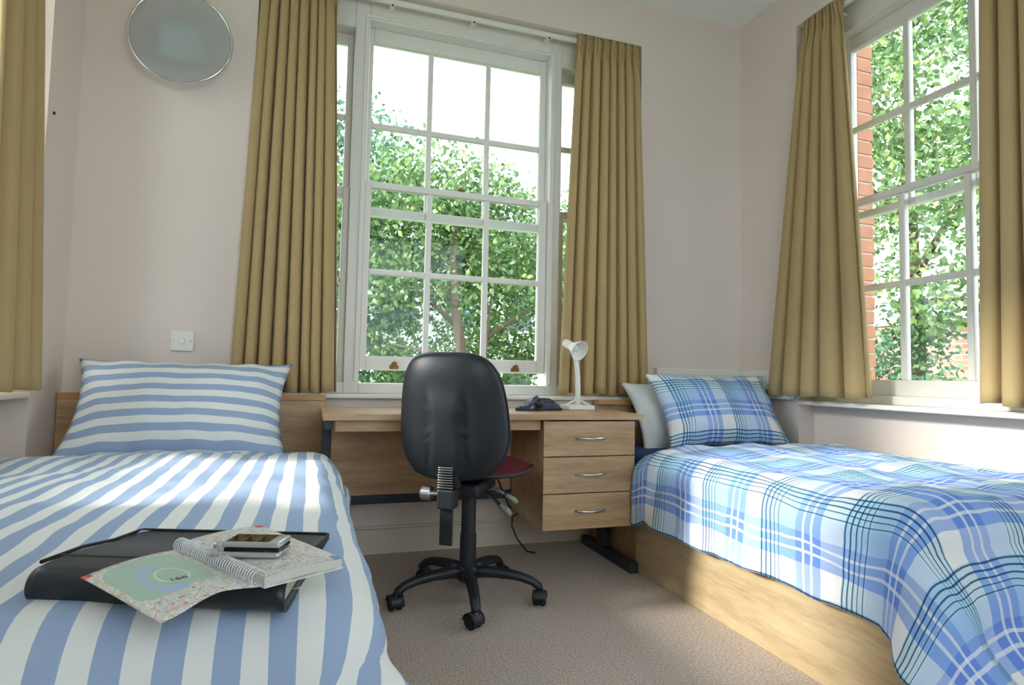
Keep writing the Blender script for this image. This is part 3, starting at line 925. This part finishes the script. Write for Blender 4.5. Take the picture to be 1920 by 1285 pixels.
MB().lathe([(0.0005, 0.040), (0.010, 0.041), (0.017, 0.055), (0.020, 0.068), (0.015, 0.080), (0.0005, 0.086)], Mh, 24).build('bulb', plain('opal_bulb', sr(226, 226, 222), 0.3), lp, smooth=True)

# ------------------------------------------------------------------ telephone
M_phone = plain('slate_plastic', sr(66, 74, 94), 0.28, var=0.05)
M_phone_d = plain('dark_slate_plastic', sr(30, 32, 40), 0.35)
ph = thing('telephone', 'dark slate desk telephone with its handset beside the lamp', 'telephone', (1.0, 2.63, 0.6895))
bm_ = MB()
def body(u, v):
    x = 0.965 + 0.140 * u; y = 2.585 + 0.155 * v
    h = (max(0, 1 - abs(2 * u - 1) ** 4) ** 0.5) * (max(0, 1 - abs(2 * v - 1) ** 4) ** 0.5)
    return Vector((x, y, 0.700 + (0.026 + 0.026 * v) * h))
bm_.grid(body, 20, 20)
bm_.build('housing', M_phone, ph, smooth=True)
MB().rbox(0.963, 1.107, 2.583, 2.742, 0.690, 0.7015, 0.003).build('base', M_phone_d, ph)
for i in range(3):
    for j in range(4):
        x = 1.030 + i * 0.020; y = 2.612 + j * 0.020
        z = body((x - 0.965) / 0.140, (y - 2.585) / 0.155).z
        MB().rbox(x - 0.007, x + 0.007, y - 0.006, y + 0.006, z - 0.002, z + 0.0035, 0.0015, 1).build('key', M_phone_d, ph)
hp = [(0.972, 2.560, 0.748), (0.962, 2.556, 0.742), (0.945, 2.552, 0.722), (0.920, 2.548, 0.706), (0.895, 2.545, 0.702), (0.882, 2.543, 0.703)]
hs = MB().tube(hp, [0.014, 0.015, 0.011, 0.010, 0.012, 0.011], 12).build('handset', M_phone, ph, smooth=True)
Me = Matrix.Translation((0.975, 2.560, 0.722)) @ Matrix.Rotation(R(75), 4, 'Y')
MB().lathe([(0.0005, -0.016), (0.020, -0.014), (0.026, -0.004), (0.026, 0.008), (0.022, 0.014), (0.0005, 0.015)], Me, 28).build('earpiece', M_phone_d, hs, smooth=True)
MB().lathe([(0.0005, -0.008), (0.016, -0.007), (0.020, 0.0), (0.016, 0.007), (0.0005, 0.008)], Matrix.Translation((0.882, 2.543, 0.699)), 24).build('mouthpiece', M_phone_d, hs, smooth=True)
coil = []
for k in range(150):
    t = k / 149
    cx = 0.892 + 0.075 * t; cy = 2.535 - 0.03 * math.sin(math.pi * t) + 0.04 * t
    coil.append((cx, cy + 0.0035 * math.cos(k * 1.1), 0.6955 + 0.0035 * math.sin(k * 1.1)))
MB().tube(coil, 0.0014, 5).build('coiled_cord', M_phone_d, ph)
cord = [(1.108, 2.70, 0.694), (1.135, 2.72, 0.6925), (1.16, 2.76, 0.692), (1.20, 2.80, 0.692), (1.25, 2.86, 0.692)]
MB().tube(cord, 0.002, 6).build('line_cord', M_phone_d, ph)

# cable under the desk, hanging by the pedestal
cb = [(0.86, 2.772, 0.36), (0.885, 2.768, 0.30), (0.912, 2.764, 0.235), (0.945, 2.76, 0.203), (0.96, 2.755, 0.194), (0.93, 2.75, 0.18), (0.925, 2.74, 0.14), (0.95, 2.73, 0.08), (1.00, 2.73, 0.02), (1.05, 2.75, 0.004)]
fine = []
for i in range(len(cb) - 1):
    a, b = Vector(cb[i]), Vector(cb[i + 1])
    for k in range(4): fine.append(a.lerp(b, k / 4))
fine.append(Vector(cb[-1]))
tag(MB().tube(fine, 0.0035, 6).build('power_cable', M_rubber, None, smooth=True), 'thin black cable hanging to the carpet beside the drawers', 'cable')

# ------------------------------------------------------------------ folder on the striped duvet
M_leather = plain('black_leatherette', sr(28, 38, 44), 0.45, var=0.12, vscale=40, bumps=0.25, bscale=420)
fo = thing('folder', 'black zip-up folder lying on the striped duvet', 'folder', (-0.14, 0.98, 0.55))
A, B, C_, Dd = Vector((-0.314, 0.876, 0)), Vector((-0.020, 0.756, 0)), Vector((0.041, 1.099, 0)), Vector((-0.267, 1.204, 0))
ZF = 0.556
def quad(u, v): return A.lerp(B, u).lerp(Dd.lerp(C_, u), v)
def ftop(v): return ZF + 0.042 * (1 - sstep(0.10, 1.0, v) * 0.80)
prof_f = []
def folder_skin(u, v):
    # v runs round the closed section: top from back to the spine, round the spine, then underneath
    if v < 0.55:
        k = 1 - v / 0.55; k = 0.08 + 0.92 * k
        p = quad(u, k); z = ftop(k)
    elif v < 0.78:
        t = (v - 0.55) / 0.23 * math.pi
        p = quad(u, 0.08 - 0.07 * math.sin(t)); zc = ZF + 0.021
        z = zc + 0.021 * math.cos(t)
    else:
        k = 0.08 + 0.92 * (v - 0.78) / 0.22
        p = quad(u, k); z = ZF
    e = 1 - 0.10 * max(0, abs(2 * u - 1) - 0.94) / 0.06
    return Vector((p.x, p.y, ZF + (z - ZF) * e))
MB().grid(folder_skin, 30, 60).build('cover', M_leather, fo, smooth=True, solid=0.003)
mb = MB()
sec = []
for uu in (0.030, 0.970):
    row = []
    for k in range(61):
        p = folder_skin(uu, k / 60)
        q = quad(uu, 0.5)
        row.append(Vector((p.x + (q.x - p.x) * 0.04, p.y + (q.y - p.y) * 0.04, ZF + 0.0022 + (p.z - ZF) * 0.62)))
    sec.append(row)
n_ = 61
mb.add(sec[0] + sec[1], [(k, k + 1, n_ + k + 1, n_ + k) for k in range(60)] + [(60, 0, n_, n_ + 60)] + [tuple(range(n_)), tuple(range(2 * n_ - 1, n_ - 1, -1))])
mb.build('paper_block', plain('cream_paper', sr(206, 200, 180), 0.9, var=0.1, vscale=200), fo)
pts = [quad(0.995, v) + Vector((0, 0, ftop(v) + 0.001)) for v in (0.10, 0.3, 0.5, 0.7, 0.9, 0.985)]
pts += [quad(u, 0.99) + Vector((0, 0, ftop(0.99) + 0.001)) for u in (0.97, 0.7, 0.4, 0.1, 0.02)]
pts += [quad(0.005, v) + Vector((0, 0, ftop(v) + 0.001)) for v in (0.97, 0.7, 0.4, 0.10)]
MB().tube(pts, 0.0025, 6).build('edge_piping', M_rubber, fo, smooth=True)
pts = [quad(u, 0.22) + Vector((0, 0, ftop(0.22) + 0.0005)) for u in [0.01 + 0.98 * k / 14 for k in range(15)]]
MB().tube(pts, 0.0012, 5).build('stitched_seam', plain('grey_seam', sr(70, 78, 82), 0.6), fo)

# ------------------------------------------------------------------ street atlas
def map_material():
    m = bpy.data.materials.new('street_map_print'); nt, b, N, L = nodes_of(m)
    uv = objco(nt, 'UV')
    sep = N.new('ShaderNodeSeparateXYZ'); L.new(uv, sep.inputs[0])
    u, v = sep.outputs[0], sep.outputs[1]
    warp = N.new('ShaderNodeMix'); warp.data_type = 'VECTOR'
    n1 = N.new('ShaderNodeTexNoise'); n1.inputs['Scale'].default_value = 5; L.new(uv, n1.inputs['Vector'])
    va = N.new('ShaderNodeVectorMath'); va.operation = 'MULTIPLY_ADD'
    L.new(n1.outputs['Color'], va.inputs[0]); va.inputs[1].default_value = (0.12, 0.12, 0); L.new(uv, va.inputs[2])
    wv = va.outputs[0]
    def vor(scale, feature, vec):
        n = N.new('ShaderNodeTexVoronoi'); n.feature = feature; n.inputs['Scale'].default_value = scale
        L.new(vec, n.inputs['Vector']); return n
    blocks = vor(22, 'F1', wv)
    street = math_node(nt, 'LESS_THAN', vor(22, 'DISTANCE_TO_EDGE', wv).outputs['Distance'], 0.055)
    main = math_node(nt, 'LESS_THAN', vor(5.5, 'DISTANCE_TO_EDGE', wv).outputs['Distance'], 0.030)
    sepc = N.new('ShaderNodeSeparateColor'); L.new(blocks.outputs['Color'], sepc.inputs[0])
    ground = ramp(nt, sepc.outputs[0], [(0.0, sr(206, 208, 208)), (0.3, sr(220, 212, 208)), (0.55, sr(216, 200, 198)), (0.68, sr(204, 212, 222)), (0.84, sr(192, 212, 194))], 'CONSTANT')
    c = mix_col(nt, street, ground, sr(238, 236, 232))
    c = mix_col(nt, math_node(nt, 'MULTIPLY', main, 0.6), c, sr(206, 176, 120))
    # the park (left page only: u < 0)
    du = math_node(nt, 'DIVIDE', math_node(nt, 'SUBTRACT', u, -0.52), 0.42)
    dv = math_node(nt, 'DIVIDE', math_node(nt, 'SUBTRACT', v, 0.60), 0.36)
    wob = math_node(nt, 'MULTIPLY', tex_noise(nt, uv, 3.0, 2), 0.35)
    rr = math_node(nt, 'ADD', math_node(nt, 'ADD', math_node(nt, 'POWER', math_node(nt, 'ABSOLUTE', du), 4.0), math_node(nt, 'POWER', math_node(nt, 'ABSOLUTE', dv), 4.0)), wob)
    park = math_node(nt, 'LESS_THAN', rr, 1.05)
    pk = mix_col(nt, tex_noise(nt, uv, 14, 2), sr(168, 198, 180), sr(186, 212, 196))
    c = mix_col(nt, park, c, pk)
    # ring road and lake in the park
    d2 = math_node(nt, 'SQRT', math_node(nt, 'ADD', math_node(nt, 'POWER', math_node(nt, 'SUBTRACT', u, -0.47), 2.0), math_node(nt, 'POWER', math_node(nt, 'SUBTRACT', v, 0.50), 2.0)))
    ring = math_node(nt, 'LESS_THAN', math_node(nt, 'ABSOLUTE', math_node(nt, 'SUBTRACT', d2, 0.14)), 0.012)
    c = mix_col(nt, math_node(nt, 'MULTIPLY', ring, 0.8), c, sr(232, 234, 230))
    lake = math_node(nt, 'LESS_THAN', math_node(nt, 'ADD', math_node(nt, 'ABSOLUTE', math_node(nt, 'SUBTRACT', d2, 0.25)), math_node(nt, 'MULTIPLY', tex_noise(nt, uv, 6, 2), 0.08)), 0.085)
    lake = math_node(nt, 'MULTIPLY', lake, math_node(nt, 'LESS_THAN', u, -0.50))
    c = mix_col(nt, lake, c, sr(176, 200, 224))
    # red station and index marks scattered over the streets
    sq = vor(11, 'F1', uv); sq.distance = 'CHEBYCHEV'
    red = math_node(nt, 'LESS_THAN', sq.outputs['Distance'], 0.16)
    red = math_node(nt, 'MULTIPLY', red, math_node(nt, 'SUBTRACT', 1.0, park))
    c = mix_col(nt, math_node(nt, 'MULTIPLY', red, 0.6), c, sr(214, 92, 84))
    # corner tabs
    t1 = math_node(nt, 'MULTIPLY', math_node(nt, 'LESS_THAN', u, -0.92), math_node(nt, 'GREATER_THAN', v, 0.94))
    t2 = math_node(nt, 'MULTIPLY', math_node(nt, 'GREATER_THAN', u, 0.90), math_node(nt, 'GREATER_THAN', v, 0.94))
    c = mix_col(nt, math_node(nt, 'MAXIMUM', t1, t2), c, sr(222, 66, 48))
    t3 = math_node(nt, 'MULTIPLY', math_node(nt, 'GREATER_THAN', u, 0.88), math_node(nt, 'LESS_THAN', v, 0.07))
    c = mix_col(nt, t3, c, sr(84, 150, 206))
    L.new(c, b.inputs['Base Color'])
    b.inputs['Roughness'].default_value = 0.45
    return m
M_map = map_material()
bk = thing('street_atlas', 'open spiral-bound street atlas lying on the black folder', 'book', (-0.10, 0.86, 0.60))
ZB = 0.6005
SN, SF = Vector((-0.0425, 0.735, 0)), Vector((-0.157, 0.911, 0))     # spiral, near and far ends
LF, LN = Vector((-0.240, 0.822, 0)), Vector((-0.134, 0.702, 0))      # left page corners
RF, RN = Vector((-0.062, 0.985, 0)), Vector((0.047, 0.788, 0))       # right page corners
uvs = []
def lpage(u, v):
    # u 0 spiral -> 1 outer edge ; v 0 near -> 1 far
    p = SN.lerp(SF, v).lerp(LN.lerp(LF, v), 0.03 + 0.97 * u)
    z = ZB + 0.002 + 0.004 * math.sin(math.pi * u) - 0.016 * sstep(0.35, 1.0, u) * (1 - v) ** 1.2 - 0.002 * u
    uvs.append((-u, v))
    return Vector((p.x, p.y, z))
MB().grid(lpage, 20, 20).build('map_page', M_map, bk, smooth=True, uvs=uvs, solid=0.0012)
def rslab(z0, z1, name, mat, inset=0.0, use_uv=False):
    uv2 = []
    def fn(u, v):
        p = SN.lerp(SF, v).lerp(RN.lerp(RF, v), 0.03 + (0.97 - inset) * u)
        uv2.append((u, v))
        return Vector((p.x, p.y, z1 + 0.003 * math.sin(math.pi * u)))
    if use_uv:
        return MB().grid(fn, 14, 14).build(name, mat, bk, smooth=True, uvs=uv2)
    mb = MB().grid(fn, 14, 14)
    def fb(u, v):
        p = fn(u, v); return Vector((p.x, p.y, z0))
    n = len(mb.v); mb.grid(fb, 14, 14)
    w_ = 15
    edge = [i for i in range(w_)] + [i * w_ + 14 for i in range(1, w_)] + [14 * w_ + i for i in range(13, -1, -1)] + [i * w_ for i in range(13, 0, -1)]
    for i in range(len(edge)):
        a_, b_ = edge[i], edge[(i + 1) % len(edge)]
        mb.f.append((a_, b_, n + b_, n + a_))
    return mb.build(name, mat, bk, smooth=False)
M_pages = plain('page_edges', sr(214, 212, 206), 0.9, var=0.10, vscale=300)
rslab(ZB + 0.0005, ZB + 0.0110, 'page_block', M_pages, 0.02)
rslab(0, ZB + 0.0114, 'map_page', M_map, 0.0, True)
rslab(ZB - 0.0010, ZB + 0.0004, 'back_cover', M_plastic)
# wire spiral: one ring per turn
M_wire = plain('white_wire', sr(222, 224, 228), 0.3, 0.1)
ad = (SF - SN).normalized(); pd = Vector((ad.y, -ad.x, 0))
ring_me = None
for k in range(36):
    c0 = SN.lerp(SF, 0.03 + 0.94 * k / 35)
    if ring_me is None:
        pts = []
        for j in range(15):
            t = 2 * math.pi * j / 14
            pts.append(pd * (0.0085 * math.cos(t)) + Vector((0, 0, 0.009 * math.sin(t))) + ad * (0.0015 * j / 14))
        o = MB().tube(pts, 0.0008, 5, caps=False).build('spiral_ring', M_wire, None, smooth=True)
        ring_me = o.data
    else:
        o = bpy.data.objects.new('spiral_ring', ring_me); COL.objects.link(o)
    o.parent = bk
    o.matrix_parent_inverse = Matrix.Translation(-bk.location)
    o.location = (c0.x, c0.y, ZB + 0.0095)

def text_part(name, body, loc, rotz, size, mat, parent, tilt=None):
    cu = bpy.data.curves.new(name, 'FONT'); cu.body = body; cu.size = size; cu.extrude = 0.0001
    cu.align_x = 'CENTER'; cu.align_y = 'CENTER'
    to = bpy.data.objects.new(name + '_tmp', cu); COL.objects.link(to)
    dg = bpy.context.evaluated_depsgraph_get(); dg.update()
    me = bpy.data.meshes.new_from_object(to.evaluated_get(dg))
    bpy.data.objects.remove(to)
    me.transform(Matrix.Translation(loc) @ Matrix.Rotation(rotz, 4, 'Z'))
    me.materials.clear()
    return link(name, me, mat, parent)
pg = lpage(0.50, 0.42)
rot_page = math.atan2((SN - LN).y, (SN - LN).x) + R(8)
text_part('page_number', '150', (pg.x + 0.004, pg.y - 0.006, pg.z + 0.0022), rot_page, 0.013, M_rubber, bk)

# ------------------------------------------------------------------ flip phone on the atlas
mp = thing('mobile_phone', 'silver flip phone lying closed on the street atlas', 'phone', (-0.065, 0.88, ZB + 0.013))
M_silver = plain('silver_plastic', sr(196, 198, 202), 0.25, 0.55, var=0.02)
M_screen = plain('black_glass', sr(10, 10, 12), 0.06)
pa = Vector((-0.109, 0.876, 0)); pb = Vector((-0.019, 0.846, 0))
ang = math.atan2(pb.y - pa.y, pb.x - pa.x)
MP = Matrix.Translation(((pa.x + pb.x) / 2 + 0.003, (pa.y + pb.y) / 2 - 0.040, ZB + 0.0155)) @ Matrix.Rotation(ang, 4, 'Z') @ Matrix.Scale(0.92, 4)
MB().rbox(-0.047, 0.045, -0.022, 0.022, 0.000, 0.008, 0.0035, 3, MP).build('lower_half', M_silver, mp, smooth=True)
MB().rbox(-0.028, 0.0445, -0.0215, 0.0215, 0.0082, 0.0128, 0.0015, 2, MP).build('seam_band', M_screen, mp)
fl = MB().rbox(-0.029, 0.0455, -0.022, 0.022, 0.0129, 0.0205, 0.003, 3, MP).build('lid', M_silver, mp, smooth=True)
MB().rbox(-0.026, 0.030, -0.0175, 0.0175, 0.0203, 0.0210, 0.0003, 1, MP).build('outer_screen', M_screen, fl)
for x0 in (-0.006, 0.012):
    MB().box(x0, x0 + 0.0012, -0.0175, 0.0175, 0.0208, 0.0213, MP).build('chrome_strip', M_chrome, fl)
MB().tube([MP @ Vector((-0.031, y, 0.011)) for y in (-0.019, -0.017, 0.017, 0.019)], [0.0055, 0.0065, 0.0065, 0.0055], 14).build('hinge', M_silver, mp, smooth=True)
MB().tube([MP @ Vector(p) for p in ((-0.046, 0.014, 0.006), (-0.056, 0.014, 0.006))], [0.005, 0.004], 10).build('aerial', M_silver, mp, smooth=True)
MB().box(0.0445, 0.0462, -0.012, 0.012, 0.0035, 0.0085, MP).build('port_cover', M_steel, mp)

# ------------------------------------------------------------------ outside
def leaf_material(name, cols):
    m = bpy.data.materials.new(name); nt, b, N, L = nodes_of(m)
    at = N.new('ShaderNodeAttribute'); at.attribute_name = 'tone'
    c = ramp(nt, at.outputs['Fac'], cols)
    L.new(c, b.inputs['Base Color'])
    b.inputs['Roughness'].default_value = 0.5
    tr = N.new('ShaderNodeBsdfTranslucent'); L.new(c, tr.inputs['Color'])
    mx = N.new('ShaderNodeMixShader'); mx.inputs[0].default_value = 0.35
    L.new(b.outputs[0], mx.inputs[1]); L.new(tr.outputs[0], mx.inputs[2])
    L.new(mx.outputs[0], N['Material Output'].inputs['Surface'])
    return m
LEAF_A = leaf_material('green_leaves', [(0.0, sr(70, 98, 62)), (0.45, sr(106, 138, 84)), (0.8, sr(152, 176, 108)), (0.97, sr(212, 206, 128))])
LEAF_B = leaf_material('blue_green_leaves', [(0.0, sr(62, 96, 74)), (0.5, sr(96, 134, 104)), (0.9, sr(142, 172, 128)), (1.0, sr(200, 204, 134))])
M_bark = plain('bark', sr(86, 72, 58), 0.95, var=0.3, vscale=20, bumps=0.6, bscale=40)

def leaves_mesh(name, pts, size, droop=0.4):
    n = len(pts)
    d = rng.normal(size=(n, 3)); d[:, 2] -= droop
    d /= np.linalg.norm(d, axis=1, keepdims=True)
    r = rng.normal(size=(n, 3)); s = np.cross(d, r); s /= np.linalg.norm(s, axis=1, keepdims=True)
    nn = np.cross(d, s)
    l = size * rng.uniform(0.6, 1.3, size=(n, 1))
    v = np.empty((n, 4, 3))
    v[:, 0] = pts; v[:, 1] = pts + d * l * 0.45 + s * l * 0.30 + nn * l * 0.06
    v[:, 2] = pts + d * l; v[:, 3] = pts + d * l * 0.45 - s * l * 0.30 + nn * l * 0.06
    me = bpy.data.meshes.new(name)
    me.vertices.add(4 * n); me.vertices.foreach_set('co', v.reshape(-1).astype(np.float32))
    idx = (np.arange(n)[:, None] * 4 + np.array([[0, 1, 2, 0, 2, 3]])).reshape(-1)
    me.loops.add(6 * n); me.loops.foreach_set('vertex_index', idx.astype(np.int32))
    me.polygons.add(2 * n)
    me.polygons.foreach_set('loop_start', np.arange(0, 6 * n, 3, dtype=np.int32))
    me.update(calc_edges=True)
    tone = np.repeat(np.clip(rng.beta(2.0, 2.6, n), 0, 1), 4).astype(np.float32)
    at = me.attributes.new('tone', 'FLOAT', 'POINT'); at.data.foreach_set('value', tone)
    return me

def tree(label, base, trunk, branches, blobs, nleaf, size, mat, rad=0.09, group='trees outside the windows', name='tree', cat='tree'):
    t = thing(name, label, cat, base, group)
    pts = [Vector(p) for p in trunk]
    MB().tube(pts, [rad * (1 - 0.6 * i / (len(pts) - 1)) for i in range(len(pts))], 10).build('trunk', M_bark, t, smooth=True)
    for br in branches:
        br = [Vector(p) for p in br]
        MB().tube(br, [rad * 0.42 * (1 - 0.75 * i / (len(br) - 1)) for i in range(len(br))], 7).build('branch', M_bark, t, smooth=True)
    vol = np.array([b[3] * b[4] * b[5] for b in blobs]); vol = vol ** 0.8; vol /= vol.sum()
    P = []
    for b, w_ in zip(blobs, vol):
        n = int(nleaf * w_)
        ncl = max(12, n // 45)
        q = rng.normal(size=(ncl, 3)); q /= np.linalg.norm(q, axis=1, keepdims=True)
        q *= rng.uniform(0.25, 1.0, size=(ncl, 1)) ** 0.6
        cl = np.array(b[:3]) + q * np.array(b[3:6])
        which = rng.integers(0, ncl, n)
        jit = rng.normal(size=(n, 3)) * np.array([0.19, 0.19, 0.11])
        P.append(cl[which] + jit)
    P = np.concatenate(P)
    P = P[P[:, 2] > -0.25]
    o = link('foliage', leaves_mesh('foliage', P, size), mat, t)
    o['kind'] = 'stuff'
    return t

G = -0.35
def grass_mat():
    return plain('lawn', sr(86, 112, 58), 0.95, var=0.25, vscale=3, bumps=0.5, bscale=60)
struct(box('ground', -14, 22, -8, 26, G - 0.1, G, grass_mat()), 'grassy garden ground outside')

tree('slender tree with two trunks seen through the middle of the desk window', (1.75, 7.6, G),
     [(1.75, 6.9, G), (1.72, 6.9, 0.8), (1.60, 6.9, 1.5), (1.55, 7.0, 2.2), (1.65, 7.3, 3.2)],
     [[(1.75, 6.9, 0.0), (1.92, 6.85, 0.8), (1.98, 6.9, 1.5), (2.15, 7.1, 2.4)], [(1.62, 6.9, 1.4), (1.25, 7.0, 1.75), (0.8, 7.2, 2.1)], [(1.97, 6.9, 1.3), (2.4, 7.0, 1.6), (2.9, 7.2, 1.8)], [(1.7, 6.9, 0.9), (1.35, 7.0, 1.1), (0.9, 7.2, 1.2)]],
     [(1.0, 7.5, 2.7, 1.2, 0.8, 0.8), (2.3, 7.6, 2.5, 1.1, 0.8, 0.75), (1.6, 7.3, 1.95, 1.5, 0.6, 0.4), (1.6, 8.2, 1.0, 1.6, 0.5, 0.6), (1.55, 7.6, 3.15, 0.8, 0.6, 0.65)], 20000, 0.080, LEAF_A, 0.085)
tree('spreading tree at the left of the desk window', (-0.2, 8.8, G),
     [(-0.2, 8.8, G), (-0.15, 8.8, 1.2), (0.1, 8.8, 2.4), (0.2, 8.8, 3.6)],
     [[(-0.1, 8.8, 1.4), (0.5, 8.6, 2.2), (0.9, 8.5, 3.0)], [(-0.1, 8.8, 1.2), (-0.7, 8.7, 2.0), (-1.1, 8.6, 2.8)]],
     [(0.1, 8.8, 3.5, 1.5, 1.0, 1.2), (0.7, 8.3, 2.2, 1.1, 0.8, 0.9), (-0.9, 8.8, 2.6, 1.0, 0.9, 1.6), (0.0, 8.5, 1.0, 1.3, 0.7, 0.8), (-0.7, 8.6, 4.6, 0.8, 0.7, 1.0)], 24000, 0.085, LEAF_B, 0.12)
tree('leafy tree at the right of the desk window', (3.9, 8.6, G),
     [(3.9, 8.6, G), (3.8, 8.6, 1.0), (3.6, 8.6, 2.0), (3.5, 8.6, 3.2)],
     [[(3.8, 8.6, 0.9), (3.3, 8.5, 1.7), (2.9, 8.4, 2.4)], [(3.8, 8.6, 1.1), (4.4, 8.6, 1.9), (4.8, 8.6, 2.6)], [(3.7, 8.6, 0.6), (3.2, 8.4, 1.1), (2.7, 8.4, 1.2)]],
     [(3.3, 8.6, 2.7, 1.1, 0.8, 0.9), (4.6, 8.8, 3.0, 0.9, 0.8, 1.1), (3.2, 8.2, 1.5, 1.1, 0.7, 0.6), (4.0, 8.8, 1.2, 1.0, 0.7, 0.5)], 12000, 0.085, LEAF_A, 0.11)
tree('dense hedge shrub across the far garden', (1.5, 10.6, G),
     [(1.5, 10.6, G), (1.5, 10.6, 0.8)], [],
     [(-1.2, 10.6, 0.7, 1.2, 0.6, 0.9), (0.8, 10.6, 0.9, 1.3, 0.6, 1.1), (-0.4, 10.8, 2.0, 1.6, 0.6, 1.0), (2.2, 10.8, 1.6, 1.2, 0.6, 1.0)], 7000, 0.10, LEAF_B, 0.06, None, 'hedge', 'hedge')
# trees seen through the right window
tree('big tree filling the right window', (6.6, 5.0, G),
     [(6.9, 5.4, G), (6.8, 5.3, 1.4), (6.6, 5.2, 2.6), (6.5, 5.1, 4.2), (6.4, 5.0, 5.6)],
     [[(6.7, 5.3, 2.0), (6.4, 4.6, 2.6), (6.2, 4.1, 3.0)], [(6.6, 5.2, 2.8), (6.5, 5.8, 3.4), (6.4, 6.2, 4.0)], [(6.6, 5.2, 1.6), (6.3, 4.7, 1.75), (6.1, 4.2, 1.7)]],
     [(6.4, 4.7, 4.2, 0.9, 1.2, 1.3), (6.3, 4.2, 2.9, 0.8, 1.0, 0.8), (6.6, 5.7, 3.4, 0.8, 0.9, 1.3), (6.2, 4.5, 1.75, 0.7, 1.1, 0.45), (6.6, 5.4, 5.4, 1.0, 1.2, 0.8)], 15000, 0.085, LEAF_A, 0.13)
tree('trailing creeper hanging in front of the brick wall', (6.3, 4.9, G),
     [(6.45, 5.05, G), (6.4, 5.0, 0.6), (6.35, 4.95, 1.2), (6.3, 4.9, 1.9)], [],
     [(6.3, 4.95, 1.0, 0.25, 0.18, 0.9), (6.3, 5.35, 0.9, 0.25, 0.3, 0.35), (6.3, 4.5, 0.75, 0.25, 0.4, 0.16)], 2600, 0.08, LEAF_B, 0.03, None, 'creeper', 'plant')

# pale house far behind the garden
M_render = plain('white_render', sr(236, 234, 228), 0.9)
M_slate = plain('slate_roof', sr(96, 100, 108), 0.8)
hs_ = thing('house', 'pale rendered house far behind the garden trees', 'house', (4.2, 17.0, G))
MB().box(1.2, 9.0, 16.5, 20.0, G, 3.6).build('wall', M_render, hs_)
MB().add([(1.0, 16.3, 3.6), (9.2, 16.3, 3.6), (9.2, 20.2, 3.6), (1.0, 20.2, 3.6), (1.0, 18.2, 5.0), (9.2, 18.2, 5.0)],
         [(0, 1, 5, 4), (2, 3, 4, 5), (0, 4, 3), (1, 2, 5), (0, 3, 2, 1)]).build('roof', M_slate, hs_)
for x in (2.2, 3.9, 5.6, 7.3):
    for z in (0.3, 2.1):
        f = MB().box(x - 0.5, x + 0.5, 16.44, 16.499, z, z + 1.2).build('window', M_gloss, hs_)
        MB().box(x - 0.42, x + 0.42, 16.425, 16.439, z + 0.08, z + 1.12).build('pane', plain('dark_pane', sr(70, 84, 96), 0.1), f)

# brick garden wall to the right
def brick_mat():
    m = bpy.data.materials.new('far_brickwork'); nt, b, N, L = nodes_of(m)
    br = N.new('ShaderNodeTexBrick')
    br.inputs['Scale'].default_value = 1.0
    br.inputs['Brick Width'].default_value = 0.225; br.inputs['Row Height'].default_value = 0.075
    br.inputs['Mortar Size'].default_value = 0.006
    br.inputs['Color1'].default_value = sr(176, 122, 100); br.inputs['Color2'].default_value = sr(196, 150, 126)
    br.inputs['Mortar'].default_value = sr(206, 198, 186)
    cx = N.new('ShaderNodeCombineXYZ'); sp = N.new('ShaderNodeSeparateXYZ')
    L.new(objco(nt), sp.inputs[0]); L.new(sp.outputs[1], cx.inputs[0]); L.new(sp.outputs[2], cx.inputs[1])
    L.new(cx.outputs[0], br.inputs['Vector'])
    L.new(br.outputs['Color'], b.inputs['Base Color']); b.inputs['Roughness'].default_value = 0.9
    bump(nt, b, br.outputs['Fac'], 0.3, 0.004)
    return m
gw = thing('garden_wall', 'pink brick garden wall behind the creeper in the right window', 'wall', (8.6, 6.5, G))
MB().box(8.5, 8.75, 1.0, 12.0, G, 1.75).build('brickwork', brick_mat(), gw)
MB().box(8.44, 8.81, 1.0, 12.0, 1.75, 1.82).build('coping', M_render, gw, bevel=0.01)

# brick reveal just outside the right window, brick by brick
pier = thing('brick_pier', 'red brick pier just outside the right window', 'pier', (2.74, 2.50, G))
M_brick = plain('red_brick', sr(176, 122, 98), 0.9, var=0.25, vscale=14, bumps=0.4, bscale=120)
M_mortar = plain('mortar', sr(196, 184, 166), 0.95)
MB().box(2.697, 2.785, 2.405, 2.60, G, 3.0).build('mortar_core', M_mortar, pier)
bme = None
z = G + 0.006; k = 0
while z + 0.065 < 3.0:
    offs = ((2.692, 2.790 + 0.006 * (k % 2)),)
    for x0, x1 in offs:
        MB().box(x0, x1, 2.398, 2.50, z, z + 0.065).build('brick', M_brick, pier, bevel=0.003)
    z += 0.075; k += 1
